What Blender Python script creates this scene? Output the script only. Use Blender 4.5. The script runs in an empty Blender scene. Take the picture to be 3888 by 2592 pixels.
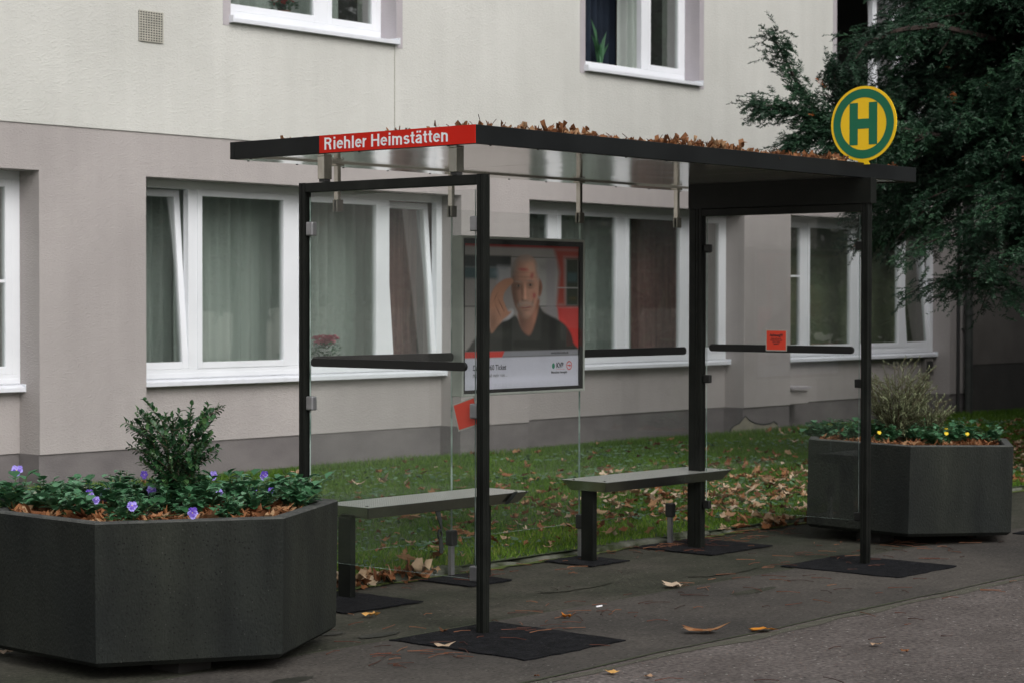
import bpy, math, random
import numpy as np
from mathutils import Vector, Matrix
random.seed(7); rng = np.random.default_rng(7)
C = bpy.context.scene.collection
S = bpy.context.scene
PI = math.pi
def R(a): return math.radians(a)

# ------------------------------------------------------------------ camera
cam_d = bpy.data.cameras.new('camera'); cam = bpy.data.objects.new('camera', cam_d); C.objects.link(cam)
v = Vector((0.75740639, 0.65266049, -0.01923141)); r_ = Vector((0.65280084, -0.7575283, 0.00139053)); u_ = Vector((0.0136608, 0.01360748, 0.99981409))
M = Matrix(((r_.x, u_.x, -v.x, 0), (r_.y, u_.y, -v.y, 0), (r_.z, u_.z, -v.z, 1.58), (0, 0, 0, 1)))
cam.matrix_world = M
cam_d.sensor_width = 36; cam_d.lens = 7831 / 3888 * 36
cam_d.clip_start = 0.1; cam_d.clip_end = 2000
cam_d.dof.use_dof = True; cam_d.dof.focus_distance = 9.6; cam_d.dof.aperture_fstop = 6.3
S.camera = cam
# ------------------------------------------------------------------ world, sun, exposure
SUN_EL, SUN_AZ = R(40), R(200)          # azimuth clockwise from +Y
w = bpy.data.worlds.new('World'); S.world = w; w.use_nodes = True
nt = w.node_tree; nt.nodes.clear()
sky = nt.nodes.new('ShaderNodeTexSky'); sky.sky_type = 'NISHITA'; sky.sun_disc = False
sky.sun_elevation = SUN_EL; sky.sun_rotation = SUN_AZ; sky.dust_density = 6; sky.air_density = 1.2; sky.ozone_density = 1
hs = nt.nodes.new('ShaderNodeHueSaturation'); hs.inputs['Saturation'].default_value = 0.22
bg = nt.nodes.new('ShaderNodeBackground'); bg.inputs['Strength'].default_value = 0.15
wo = nt.nodes.new('ShaderNodeOutputWorld')
nt.links.new(sky.outputs[0], hs.inputs['Color']); nt.links.new(hs.outputs[0], bg.inputs['Color']); nt.links.new(bg.outputs[0], wo.inputs[0])
sd = bpy.data.lights.new('sun', 'SUN'); sd.energy = 1.5; sd.angle = R(55); sd.color = (1.0, 0.985, 0.965)
so = bpy.data.objects.new('sun', sd); C.objects.link(so)
sdir = Vector((math.sin(SUN_AZ) * math.cos(SUN_EL), math.cos(SUN_AZ) * math.cos(SUN_EL), math.sin(SUN_EL)))
so.rotation_euler = sdir.to_track_quat('Z', 'Y').to_euler(); so.location = (0, 0, 30)
S.view_settings.view_transform = 'Standard'; S.view_settings.look = 'None'; S.view_settings.gamma = 1
S.view_settings.exposure = -0.24
try:
    S.cycles.transparent_max_bounces = 24; S.cycles.max_bounces = 10
except Exception: pass

# ------------------------------------------------------------------ materials
def mat(name, c1, c2=None, scale=5, rough=0.6, bump=0, bscale=80, metal=0, spec=0.5, detail=4, stretch=None, lo=0.35, hi=0.65, speck=None, bdist=0.01, fine=None, wear=None):
    m = bpy.data.materials.new(name); m.use_nodes = True
    n = m.node_tree.nodes; l = m.node_tree.links; p = n['Principled BSDF']
    p.inputs['Roughness'].default_value = rough; p.inputs['Metallic'].default_value = metal
    p.inputs['Specular IOR Level'].default_value = spec
    p.inputs['Base Color'].default_value = (*c1, 1)
    tc = n.new('ShaderNodeTexCoord'); mp = n.new('ShaderNodeMapping')
    l.new(tc.outputs['Object'], mp.inputs[0])
    if stretch: mp.inputs['Scale'].default_value = stretch
    col = None
    if c2 is not None:
        t = n.new('ShaderNodeTexNoise'); t.inputs['Scale'].default_value = scale; t.inputs['Detail'].default_value = detail
        l.new(mp.outputs[0], t.inputs['Vector'])
        cr = n.new('ShaderNodeValToRGB'); cr.color_ramp.elements[0].color = (*c1, 1); cr.color_ramp.elements[1].color = (*c2, 1)
        cr.color_ramp.elements[0].position = lo; cr.color_ramp.elements[1].position = hi
        l.new(t.outputs['Fac'], cr.inputs[0]); col = cr.outputs[0]
    for fz in [q for q in (fine, wear) if q]:     # (scale, low, high, stretch): a second noise multiplied in
        t = n.new('ShaderNodeTexNoise'); t.inputs['Scale'].default_value = fz[0]; t.inputs['Detail'].default_value = 3
        m3 = n.new('ShaderNodeMapping'); m3.inputs['Scale'].default_value = fz[3] if len(fz) > 3 else (1, 1, 1); l.new(tc.outputs['Object'], m3.inputs[0]); l.new(m3.outputs[0], t.inputs['Vector'])
        mr = n.new('ShaderNodeMapRange'); mr.inputs[1].default_value = .3; mr.inputs[2].default_value = .7; mr.inputs[3].default_value = fz[1]; mr.inputs[4].default_value = fz[2]; l.new(t.outputs['Fac'], mr.inputs[0])
        vm = n.new('ShaderNodeVectorMath'); vm.operation = 'SCALE'; l.new(mr.outputs[0], vm.inputs['Scale'])
        if col is not None: l.new(col, vm.inputs[0])
        else: vm.inputs[0].default_value = c1
        col = vm.outputs[0]
    if speck:
        for (sc, thr, colr, amt) in speck:
            t = n.new('ShaderNodeTexVoronoi'); t.inputs['Scale'].default_value = sc
            l.new(tc.outputs['Object'], t.inputs['Vector'])
            t2 = n.new('ShaderNodeMath'); t2.operation = 'LESS_THAN'; t2.inputs[1].default_value = thr
            l.new(t.outputs['Distance'], t2.inputs[0])
            # only some cells carry a speck
            t3 = n.new('ShaderNodeSeparateColor'); l.new(t.outputs['Color'], t3.inputs[0])
            t4 = n.new('ShaderNodeMath'); t4.operation = 'LESS_THAN'; t4.inputs[1].default_value = amt
            l.new(t3.outputs[0], t4.inputs[0])
            t5 = n.new('ShaderNodeMath'); t5.operation = 'MULTIPLY'; l.new(t2.outputs[0], t5.inputs[0]); l.new(t4.outputs[0], t5.inputs[1])
            mx = n.new('ShaderNodeMixRGB'); mx.inputs[2].default_value = (*colr, 1)
            l.new(t5.outputs[0], mx.inputs[0])
            if col is not None: l.new(col, mx.inputs[1])
            else: mx.inputs[1].default_value = (*c1, 1)
            col = mx.outputs[0]
    if col is not None: l.new(col, p.inputs['Base Color'])
    if bump:
        t = n.new('ShaderNodeTexNoise'); t.inputs['Scale'].default_value = bscale; t.inputs['Detail'].default_value = 5
        l.new(mp.outputs[0], t.inputs['Vector'])
        b = n.new('ShaderNodeBump'); b.inputs['Strength'].default_value = bump; b.inputs['Distance'].default_value = bdist
        l.new(t.outputs['Fac'], b.inputs['Height']); l.new(b.outputs[0], p.inputs['Normal'])
    return m
def tone_mat(name, stops, rough=0.6, spec=0.4, trans=0.0, bump=0):
    """colour of each leaf from its own 'tone' attribute"""
    m = bpy.data.materials.new(name); m.use_nodes = True
    n = m.node_tree.nodes; l = m.node_tree.links; p = n['Principled BSDF']
    a = n.new('ShaderNodeAttribute'); a.attribute_name = 'tone'
    cr = n.new('ShaderNodeValToRGB'); e = cr.color_ramp.elements
    e[0].position = stops[0][0]; e[0].color = (*stops[0][1], 1); e[1].position = stops[-1][0]; e[1].color = (*stops[-1][1], 1)
    for s in stops[1:-1]:
        k = e.new(s[0]); k.color = (*s[1], 1)
    l.new(a.outputs['Fac'], cr.inputs[0]); l.new(cr.outputs[0], p.inputs['Base Color'])
    p.inputs['Roughness'].default_value = rough; p.inputs['Specular IOR Level'].default_value = spec
    if trans:
        tr = n.new('ShaderNodeBsdfTranslucent'); l.new(cr.outputs[0], tr.inputs[0])
        mx = n.new('ShaderNodeMixShader'); mx.inputs[0].default_value = trans
        o = n['Material Output']; l.new(p.outputs[0], mx.inputs[1]); l.new(tr.outputs[0], mx.inputs[2]); l.new(mx.outputs[0], o.inputs[0])
    return m
def glass_mat(name, tint, refl=1.5, rough=0.0, dirt=0.0, dirtc=(.5, .52, .5), wob=0):
    m = bpy.data.materials.new(name); m.use_nodes = True
    n = m.node_tree.nodes; l = m.node_tree.links; n.remove(n['Principled BSDF']); o = n['Material Output']
    t = n.new('ShaderNodeBsdfTransparent'); t.inputs[0].default_value = (*tint, 1)
    g = n.new('ShaderNodeBsdfGlossy'); g.inputs['Roughness'].default_value = rough
    f = n.new('ShaderNodeFresnel')
    ge = n.new('ShaderNodeNewGeometry'); mi = n.new('ShaderNodeMapRange'); mi.inputs[3].default_value = refl; mi.inputs[4].default_value = 1 / refl
    l.new(ge.outputs['Backfacing'], mi.inputs[0]); l.new(mi.outputs[0], f.inputs['IOR'])   # same reflectance from either side
    if wob:
        tc = n.new('ShaderNodeTexCoord'); tn = n.new('ShaderNodeTexNoise'); tn.inputs['Scale'].default_value = 1.3; tn.inputs['Detail'].default_value = 1
        b = n.new('ShaderNodeBump'); b.inputs['Strength'].default_value = wob; b.inputs['Distance'].default_value = 0.01
        l.new(tc.outputs['Object'], tn.inputs['Vector']); l.new(tn.outputs['Fac'], b.inputs['Height']); l.new(b.outputs[0], g.inputs['Normal'])
    mx = n.new('ShaderNodeMixShader'); l.new(f.outputs[0], mx.inputs[0]); l.new(t.outputs[0], mx.inputs[1]); l.new(g.outputs[0], mx.inputs[2])
    out = mx.outputs[0]
    if dirt:
        d = n.new('ShaderNodeBsdfDiffuse'); d.inputs[0].default_value = (*dirtc, 1)
        m2 = n.new('ShaderNodeMixShader')
        tc = n.new('ShaderNodeTexCoord'); tn = n.new('ShaderNodeTexNoise'); tn.inputs['Scale'].default_value = 3; tn.inputs['Detail'].default_value = 6
        mr = n.new('ShaderNodeMapRange'); mr.inputs[3].default_value = dirt * 0.4; mr.inputs[4].default_value = dirt * 1.6
        l.new(tc.outputs['Object'], tn.inputs['Vector']); l.new(tn.outputs['Fac'], mr.inputs[0]); l.new(mr.outputs[0], m2.inputs[0])
        l.new(out, m2.inputs[1]); l.new(d.outputs[0], m2.inputs[2]); out = m2.outputs[0]
    l.new(out, o.inputs[0])
    return m

def plaster(name, c1, c2):
    """rough trowelled render: short horizontal ridges, faint large stains"""
    m = bpy.data.materials.new(name); m.use_nodes = True
    n = m.node_tree.nodes; l = m.node_tree.links; p = n['Principled BSDF']; p.inputs['Roughness'].default_value = 0.9; p.inputs['Specular IOR Level'].default_value = 0.2
    tc = n.new('ShaderNodeTexCoord')
    a = n.new('ShaderNodeTexNoise'); a.inputs['Scale'].default_value = 0.7; a.inputs['Detail'].default_value = 6; a.inputs['Roughness'].default_value = 0.6
    l.new(tc.outputs['Object'], a.inputs['Vector'])
    cr = n.new('ShaderNodeValToRGB'); cr.color_ramp.elements[0].color = (*c1, 1); cr.color_ramp.elements[1].color = (*c2, 1)
    cr.color_ramp.elements[0].position = .38; cr.color_ramp.elements[1].position = .66
    l.new(a.outputs['Fac'], cr.inputs[0])
    ms = n.new('ShaderNodeMapping'); ms.inputs['Scale'].default_value = (5, 5, .35); l.new(tc.outputs['Object'], ms.inputs[0])
    ts = n.new('ShaderNodeTexNoise'); ts.inputs['Scale'].default_value = 1.2; ts.inputs['Detail'].default_value = 5; l.new(ms.outputs[0], ts.inputs['Vector'])
    mr = n.new('ShaderNodeMapRange'); mr.inputs[1].default_value = .35; mr.inputs[2].default_value = .65; mr.inputs[3].default_value = .972; mr.inputs[4].default_value = 1.015; l.new(ts.outputs['Fac'], mr.inputs[0])
    vm = n.new('ShaderNodeVectorMath'); vm.operation = 'SCALE'; l.new(cr.outputs[0], vm.inputs[0]); l.new(mr.outputs[0], vm.inputs['Scale']); l.new(vm.outputs[0], p.inputs['Base Color'])
    mp = n.new('ShaderNodeMapping'); mp.inputs['Scale'].default_value = (1, 1, 1.9); mp.inputs['Rotation'].default_value = (0, R(-18), 0)
    l.new(tc.outputs['Object'], mp.inputs[0])
    b1 = n.new('ShaderNodeTexNoise'); b1.inputs['Scale'].default_value = 46; b1.inputs['Detail'].default_value = 4; b1.inputs['Roughness'].default_value = .55
    l.new(mp.outputs[0], b1.inputs['Vector'])
    r1 = n.new('ShaderNodeValToRGB'); r1.color_ramp.elements[0].position = .45; r1.color_ramp.elements[1].position = .72
    l.new(b1.outputs['Fac'], r1.inputs[0])
    bu = n.new('ShaderNodeBump'); bu.inputs['Strength'].default_value = .55; bu.inputs['Distance'].default_value = .0042
    l.new(r1.outputs[0], bu.inputs['Height']); l.new(bu.outputs[0], p.inputs['Normal'])
    return m
M_cream = plaster('cream_render', (.54, .54, .512), (.60, .60, .572))
M_taupe = plaster('taupe_render', (.355, .328, .322), (.415, .385, .378))
M_reveal = mat('lilac_reveal', (.37, .345, .37), (.44, .41, .43), 2, .85, .3, 60)
M_plinth = mat('plinth_paint', (.13, .118, .12), (.175, .16, .16), 2.2, .85, .35, 50, stretch=(1, 1, 2))
M_bare = mat('bare_render', (.2, .19, .15), (.28, .26, .2), 9, .95, .5, 40)
M_white = mat('white_pvc', (.73, .75, .79), (.77, .79, .83), 3, .35)
M_sill = mat('sill_coating', (.70, .72, .77), (.62, .64, .68), 5, .4, lo=.55, hi=.8)
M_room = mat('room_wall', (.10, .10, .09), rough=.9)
M_sheer = mat('sheer_curtain', (.64, .69, .66), (.74, .78, .75), 2, .9, stretch=(3, 3, .3))
M_brown = mat('brown_curtain', (.30, .14, .135), (.44, .23, .21), 6, .9, stretch=(6, 6, .3))
M_olive = mat('olive_blind', (.30, .33, .20), (.36, .39, .25), 2, .9, stretch=(.4, .4, 2))
M_blue = mat('navy_curtain', (.006, .013, .026), (.012, .022, .042), 4, .9)
M_black = mat('anthracite_paint', (.0066, .0075, .0066), (.0105, .0118, .0102), 7, .38, .08, 60, spec=.22, wear=(3, .75, 1.25, (3, 3, .4)))
M_fascia = mat('anthracite_fascia', (.007, .008, .0085), (.011, .0125, .013), 3, .45, spec=.2)
M_rail = mat('black_rail_rubber', (.008, .008, .008), rough=.45)
M_red = mat('red_sign_film', (.56, .016, .008), (.62, .02, .010), 3, .5, spec=.15)
M_letter = mat('white_lettering', (.92, .92, .96), rough=.5)
M_steel = mat('brushed_steel', (.62, .60, .54), (.5, .48, .42), 14, .2, metal=1)
M_clip = mat('clip_cast_metal', (.42, .42, .44), (.34, .34, .36), 14, .35, metal=.8)
M_caset = mat('poster_case_aluminium', (.33, .36, .33), (.4, .43, .39), 6, .45, metal=.35)
M_dark = mat('dark_steel', (.03, .03, .03), rough=.45)
M_glass = glass_mat('clear_pane', (.978, .988, .983), 1.45, 0, .007, (.55, .6, .58))
M_edge = mat('green_glass_edge', (.12, .2, .17), (.5, .6, .56), 8, .15, spec=.8)
M_wglass = glass_mat('window_pane', (.92, .95, .935), 3.0, 0.0, .02, wob=.25)
M_pglass = glass_mat('poster_pane', (.93, .95, .94), 1.55, 0, .03)
M_yel = mat('yellow_sign_paint', (.96, .60, .010), (.99, .64, .014), 4, .4)
M_grn = mat('green_sign_paint', (.006, .145, .07), (.008, .16, .08), 4, .4)
M_concrete = mat('dark_washed_concrete', (.0125, .0148, .0140), (.0225, .0252, .0200), 1.8, .85, .6, 110, speck=[(60, .2, (.004, .004, .004), .4), (30, .11, (.004, .004, .004), .3), (70, .16, (.055, .057, .052), .06)], detail=8, stretch=(1, 1, .6), spec=.2, fine=(90, .86, 1.18), wear=(3.5, .8, 1.22, (2.2, 2.2, .5)))
M_rim = mat('worn_concrete_rim', (.04, .043, .042), (.075, .078, .072), 12, .9, .6, 110, speck=[(55, .2, (.03, .03, .03), .3)])
M_foot = mat('planter_foot', (.03, .028, .026), rough=.95)
M_soil = mat('potting_soil', (.03, .02, .014), (.06, .04, .026), 30, .95, .8, 60)
M_pav = mat('pavement_asphalt', (.044, .0405, .037), (.078, .070, .062), .9, .88, .5, 120, detail=9, speck=[(34, .2, (.15, .145, .13), .10), (26, .17, (.018, .018, .016), .22)], fine=(48, .68, 1.38), wear=(9, .86, 1.16), spec=.25)
M_road = mat('road_asphalt', (.085, .073, .068), (.122, .106, .10), 2.0, .88, .7, 90, detail=9, speck=[(34, .2, (.30, .29, .27), .16), (26, .2, (.03, .028, .026), .3), (50, .2, (.2, .12, .09), .1)], fine=(42, .6, 1.5), wear=(7, .9, 1.12), spec=.25)
M_patch = mat('fresh_asphalt', (.0062, .0066, .008), (.0125, .013, .0152), 14, .85, 1.0, 90, detail=6, speck=[(34, .22, (.028, .028, .031), .25), (30, .2, (.002, .002, .002), .3)], fine=(45, .6, 1.5), spec=.12)
M_kerb = mat('weathered_kerb_stone', (.035, .045, .02), (.15, .155, .13), 7, .95, .9, 35, spec=.2, lo=.36, hi=.68)
M_lawn = mat('lawn_soil', (.028, .05, .016), (.055, .075, .028), 3, .95, .6, 30)
M_moss = mat('moss_pad', (.05, .085, .012), (.10, .13, .02), 30, .95, .9, 90)
M_slabl = mat('pale_slab', (.32, .34, .3), (.42, .44, .4), 8, .9, .4, 40)
M_grass = tone_mat('grass_blades', [(0, (.045, .11, .010)), (.5, (.095, .20, .020)), (.9, (.18, .28, .036)), (1, (.30, .31, .08))], .55, .3, .35)
M_weed = tone_mat('clover_leaves', [(0, (.04, .10, .045)), (1, (.12, .21, .11))], .5, .4, .2)
M_leaf = tone_mat('fallen_leaves', [(0, (.075, .032, .014)), (.3, (.16, .062, .026)), (.62, (.28, .12, .05)), (.82, (.36, .22, .12)), (1, (.52, .42, .3))], .7, .25, .15)
M_pale = tone_mat('dry_pale_leaves', [(0, (.2, .10, .05)), (.35, (.34, .19, .10)), (1, (.56, .45, .34))], .75, .2, .1)
M_yleaf = tone_mat('yellow_fallen_leaf', [(0, (.55, .22, .05)), (1, (.68, .40, .13))], .7, .2, .1)
M_oleaf = tone_mat('orange_fallen_leaf', [(0, (.5, .16, .015)), (1, (.62, .25, .03))], .6, .3, .1)
M_stalk = tone_mat('leaf_stalk', [(0, (.022, .010, .008)), (.6, (.10, .032, .018)), (1, (.22, .10, .05))], .7)
M_needle = tone_mat('yew_needles', [(0, (.007, .020, .011)), (.5, (.018, .054, .028)), (.9, (.048, .118, .058)), (.95, (.05, .12, .06)), (1, (.32, .09, .02))], .5, .35, .12)
M_bark = mat('reddish_bark', (.016, .011, .009), (.035, .022, .017), 20, .9, .8, 30)
M_box = tone_mat('box_leaves', [(0, (.010, .04, .016)), (.6, (.024, .078, .030)), (1, (.07, .15, .05))], .35, .5, .15)
M_pansy = tone_mat('pansy_leaves', [(0, (.022, .085, .030)), (.5, (.055, .165, .075)), (1, (.17, .32, .20))], .42, .5, .15)
M_heath = tone_mat('feathery_leaves', [(0, (.10, .13, .065)), (1, (.27, .30, .17))], .7, .3, .2)
M_stem = mat('green_stem', (.06, .10, .03), rough=.7)
M_twig = mat('brown_stem', (.07, .045, .028), rough=.9)
M_lilac = mat('lilac_petal', (.26, .20, .62), (.38, .33, .75), 60, .6)
M_violet = mat('violet_petal', (.07, .03, .32), (.14, .07, .45), 60, .6)
M_ypetal = mat('yellow_petal', (.75, .55, .02), rough=.6)
M_pink = mat('pink_petal', (.75, .10, .22), (.85, .2, .32), 40, .6)
M_redp = mat('red_petal', (.5, .02, .02), rough=.6)
M_note = mat('red_paper', (.75, .06, .03), rough=.5)
M_notem = mat('laminate_margin', (.42, .42, .38), rough=.25)
M_ink = mat('black_ink', (.03, .03, .035), rough=.6)
M_cloth = mat('dark_strap', (.006, .008, .007), (.02, .024, .022), 30, .8)
M_pipe = mat('zinc_downpipe', (.04, .044, .042), (.07, .075, .07), 5, .6, metal=.2)

def ceiling_mat():
    m = bpy.data.materials.new('mirror_ceiling_sheet'); m.use_nodes = True
    n = m.node_tree.nodes; l = m.node_tree.links; p = n['Principled BSDF']
    p.inputs['Base Color'].default_value = (.90, .875, .80, 1); p.inputs['Metallic'].default_value = .72; p.inputs['Roughness'].default_value = .13
    tc = n.new('ShaderNodeTexCoord'); mp = n.new('ShaderNodeMapping'); mp.inputs['Scale'].default_value = (.9, 1.6, 1)
    t = n.new('ShaderNodeTexNoise'); t.inputs['Scale'].default_value = 1.6; t.inputs['Detail'].default_value = 2
    b = n.new('ShaderNodeBump'); b.inputs['Strength'].default_value = .3; b.inputs['Distance'].default_value = .02
    l.new(tc.outputs['Object'], mp.inputs[0]); l.new(mp.outputs[0], t.inputs['Vector']); l.new(t.outputs['Fac'], b.inputs['Height']); l.new(b.outputs[0], p.inputs['Normal'])
    return m
M_ceil = ceiling_mat()
M_clamp = mat('dull_clamp_steel', (.2, .195, .17), (.26, .25, .22), 14, .3, metal=.9)
def perf_mat():
    m = bpy.data.materials.new('perforated_steel_seat'); m.use_nodes = True
    n = m.node_tree.nodes; l = m.node_tree.links; p = n['Principled BSDF']
    p.inputs['Metallic'].default_value = .5; p.inputs['Roughness'].default_value = .34
    tc = n.new('ShaderNodeTexCoord')
    sx = n.new('ShaderNodeSeparateXYZ'); l.new(tc.outputs['Object'], sx.inputs[0])
    def fr(sock):
        a = n.new('ShaderNodeMath'); a.operation = 'MULTIPLY'; a.inputs[1].default_value = 1 / .0165; l.new(sock, a.inputs[0])
        b = n.new('ShaderNodeMath'); b.operation = 'FRACT'; l.new(a.outputs[0], b.inputs[0])
        c = n.new('ShaderNodeMath'); c.operation = 'SUBTRACT'; c.inputs[1].default_value = .5; l.new(b.outputs[0], c.inputs[0])
        d = n.new('ShaderNodeMath'); d.operation = 'MULTIPLY'; l.new(c.outputs[0], d.inputs[0]); l.new(c.outputs[0], d.inputs[1]); return d.outputs[0]
    ad = n.new('ShaderNodeMath'); ad.operation = 'ADD'; l.new(fr(sx.outputs[0]), ad.inputs[0]); l.new(fr(sx.outputs[1]), ad.inputs[1])
    lt = n.new('ShaderNodeMath'); lt.operation = 'LESS_THAN'; lt.inputs[1].default_value = .075; l.new(ad.outputs[0], lt.inputs[0])
    mx = n.new('ShaderNodeMixRGB'); mx.inputs[1].default_value = (.60, .61, .58, 1); mx.inputs[2].default_value = (.06, .07, .06, 1)
    l.new(lt.outputs[0], mx.inputs[0]); l.new(mx.outputs[0], p.inputs['Base Color'])
    return m
M_perf = perf_mat()
M_seat = mat('seat_edge_steel', (.50, .50, .45), (.58, .58, .52), 6, .27, metal=1)

# ------------------------------------------------------------------ builders
def tag(o, label=None, cat=None, group=None, kind=None):
    if label: o['label'] = label
    if cat: o['category'] = cat
    if group: o['group'] = group
    if kind: o['kind'] = kind
    return o
def wloc(o):
    p = Vector((0, 0, 0))
    while o is not None: p += o.location; o = o.parent
    return p
def thing(name, loc, label, cat, group=None):
    o = bpy.data.objects.new(name, None); C.objects.link(o); o.location = loc; o.empty_display_size = .1
    return tag(o, label, cat, group)
class MB:
    def __init__(s): s.v = []; s.f = []; s.mi = []; s.tone = []
    def add(s, vs, fs, mi=0, tone=0.):
        b = len(s.v); s.v += [tuple(p) for p in vs]
        for f in fs: s.f.append(tuple(i + b for i in f)); s.mi.append(mi); s.tone.append(tone)
        return s
    def box(s, x0, x1, y0, y1, z0, z1, mi=0, M=None):
        vs = [Vector(p) for p in ((x0, y0, z0), (x1, y0, z0), (x1, y1, z0), (x0, y1, z0), (x0, y0, z1), (x1, y0, z1), (x1, y1, z1), (x0, y1, z1))]
        if M is not None: vs = [M @ p for p in vs]
        return s.add(vs, [(0, 3, 2, 1), (4, 5, 6, 7), (0, 1, 5, 4), (1, 2, 6, 5), (2, 3, 7, 6), (3, 0, 4, 7)], mi)
    def tube(s, pts, r, n=8, mi=0, cap=True, tone=0.):
        pts = [Vector(p) for p in pts]; rs = r if isinstance(r, (list, tuple)) else [r] * len(pts); rings = []
        for i, p in enumerate(pts):
            d = (pts[min(i + 1, len(pts) - 1)] - pts[max(i - 1, 0)]).normalized()
            a = d.cross(Vector((0, 0, 1)));
            if a.length < .05: a = d.cross(Vector((1, 0, 0)))
            a.normalize(); b = d.cross(a)
            rings.append([p + (a * math.cos(2 * PI * k / n) + b * math.sin(2 * PI * k / n)) * rs[i] for k in range(n)])
        vs = [q for R_ in rings for q in R_]; fs = []
        for i in range(len(pts) - 1):
            for k in range(n): fs.append((i * n + k, i * n + (k + 1) % n, (i + 1) * n + (k + 1) % n, (i + 1) * n + k))
        if cap: fs.append(tuple(range(n))[::-1]); fs.append(tuple((len(pts) - 1) * n + k for k in range(n)))
        return s.add(vs, fs, mi, tone)
    def prism(s, poly, o, ex, ey, ez, h, mi=0, mside=None):
        """poly in (ex,ey) plane at origin o, extruded h along ez"""
        o = Vector(o); ex = Vector(ex); ey = Vector(ey); ez = Vector(ez); n = len(poly)
        vs = [o + ex * a + ey * b for a, b in poly] + [o + ex * a + ey * b + ez * h for a, b in poly]
        s.add(vs, [tuple(range(n))[::-1], tuple(range(n, 2 * n))], mi)
        return s.add(vs, [(k, (k + 1) % n, n + (k + 1) % n, n + k) for k in range(n)], mi if mside is None else mside)
    def build(s, name, mats, parent=None, smooth=False, bevel=0, tones=False, segs=2):
        off = wloc(parent) if parent is not None else Vector((0, 0, 0))
        me = bpy.data.meshes.new(name)
        me.from_pydata([(p[0] - off.x, p[1] - off.y, p[2] - off.z) for p in s.v], [], s.f)
        if not isinstance(mats, (list, tuple)): mats = [mats]
        for m in mats: me.materials.append(m)
        if len(mats) > 1: me.polygons.foreach_set('material_index', s.mi)
        if tones:
            a = me.attributes.new('tone', 'FLOAT', 'FACE'); a.data.foreach_set('value', s.tone)
        if smooth: me.polygons.foreach_set('use_smooth', [True] * len(me.polygons))
        me.update(); o = bpy.data.objects.new(name, me); C.objects.link(o); o.parent = parent
        if bevel:
            b = o.modifiers.new('bevel', 'BEVEL'); b.width = bevel; b.segments = segs; b.limit_method = 'ANGLE'; b.angle_limit = R(40)
        return o
def bx(name, x0, x1, y0, y1, z0, z1, m, parent=None, bevel=0):
    return MB().box(x0, x1, y0, y1, z0, z1).build(name, m, parent, bevel=bevel)
def arr_obj(name, V, F, T, m, parent=None, kind=None, smooth=False):
    """V (n,3), F (m,k), T (m,) numpy"""
    off = wloc(parent) if parent is not None else Vector((0, 0, 0))
    V = V - np.array(off); k = F.shape[1]
    me = bpy.data.meshes.new(name)
    me.vertices.add(len(V)); me.vertices.foreach_set('co', V.astype(np.float32).ravel())
    me.loops.add(F.size); me.loops.foreach_set('vertex_index', F.astype(np.int32).ravel())
    me.polygons.add(len(F)); me.polygons.foreach_set('loop_start', np.arange(0, F.size, k, dtype=np.int32))
    try: me.polygons.foreach_set('loop_total', np.full(len(F), k, dtype=np.int32))
    except Exception: pass
    me.update(calc_edges=True); me.validate()
    me.materials.append(m)
    a = me.attributes.new('tone', 'FLOAT', 'FACE'); a.data.foreach_set('value', T.astype(np.float32))
    if smooth or 'leaves' in name or 'litter' in name or 'leaf' in name: me.polygons.foreach_set('use_smooth', [True] * len(me.polygons))
    o = bpy.data.objects.new(name, me); C.objects.link(o); o.parent = parent
    if kind: o['kind'] = kind
    return o
def rotmats(n, tilt, spin=None):
    """random rotations: full spin about z, tilt up to tilt rad about a random horizontal axis"""
    a = rng.uniform(0, 2 * PI, n) if spin is None else spin
    t = rng.normal(0, tilt, n); b = rng.uniform(0, 2 * PI, n)
    ca, sa = np.cos(a), np.sin(a); Z = np.zeros(n); O = np.ones(n)
    Rz = np.stack([np.stack([ca, -sa, Z], -1), np.stack([sa, ca, Z], -1), np.stack([Z, Z, O], -1)], 1)
    ux, uy = np.cos(b), np.sin(b); ct, st = np.cos(t), np.sin(t); k = 1 - ct
    Rt = np.stack([np.stack([ct + ux * ux * k, ux * uy * k, uy * st], -1), np.stack([ux * uy * k, ct + uy * uy * k, -ux * st], -1), np.stack([-uy * st, ux * st, ct], -1)], 1)
    return np.einsum('nij,njk->nik', Rt, Rz)
def scatter(templates, pos, size, tilt=.4, tone=None, spin=None, flat=None):
    """instances of leaf templates merged in one triangle/quad soup"""
    n = len(pos); Rm = rotmats(n, tilt, spin); idx = rng.integers(0, len(templates), n)
    if tone is None: tone = rng.uniform(0, 1, n)
    Vs = []; Fs = []; Ts = []; base = 0
    for k, (tv, tf) in enumerate(templates):
        s = np.where(idx == k)[0]
        if not len(s): continue
        vv = np.einsum('nij,vj->nvi', Rm[s], tv) * size[s][:, None, None] + pos[s][:, None, :]
        m = len(tv); Vs.append(vv.reshape(-1, 3)); Fs.append((tf[None] + (np.arange(len(s)) * m)[:, None, None] + base).reshape(-1, tf.shape[1]))
        Ts.append(np.repeat(tone[s], len(tf))); base += len(s) * m
    return np.concatenate(Vs), np.concatenate(Fs), np.concatenate(Ts)
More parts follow.
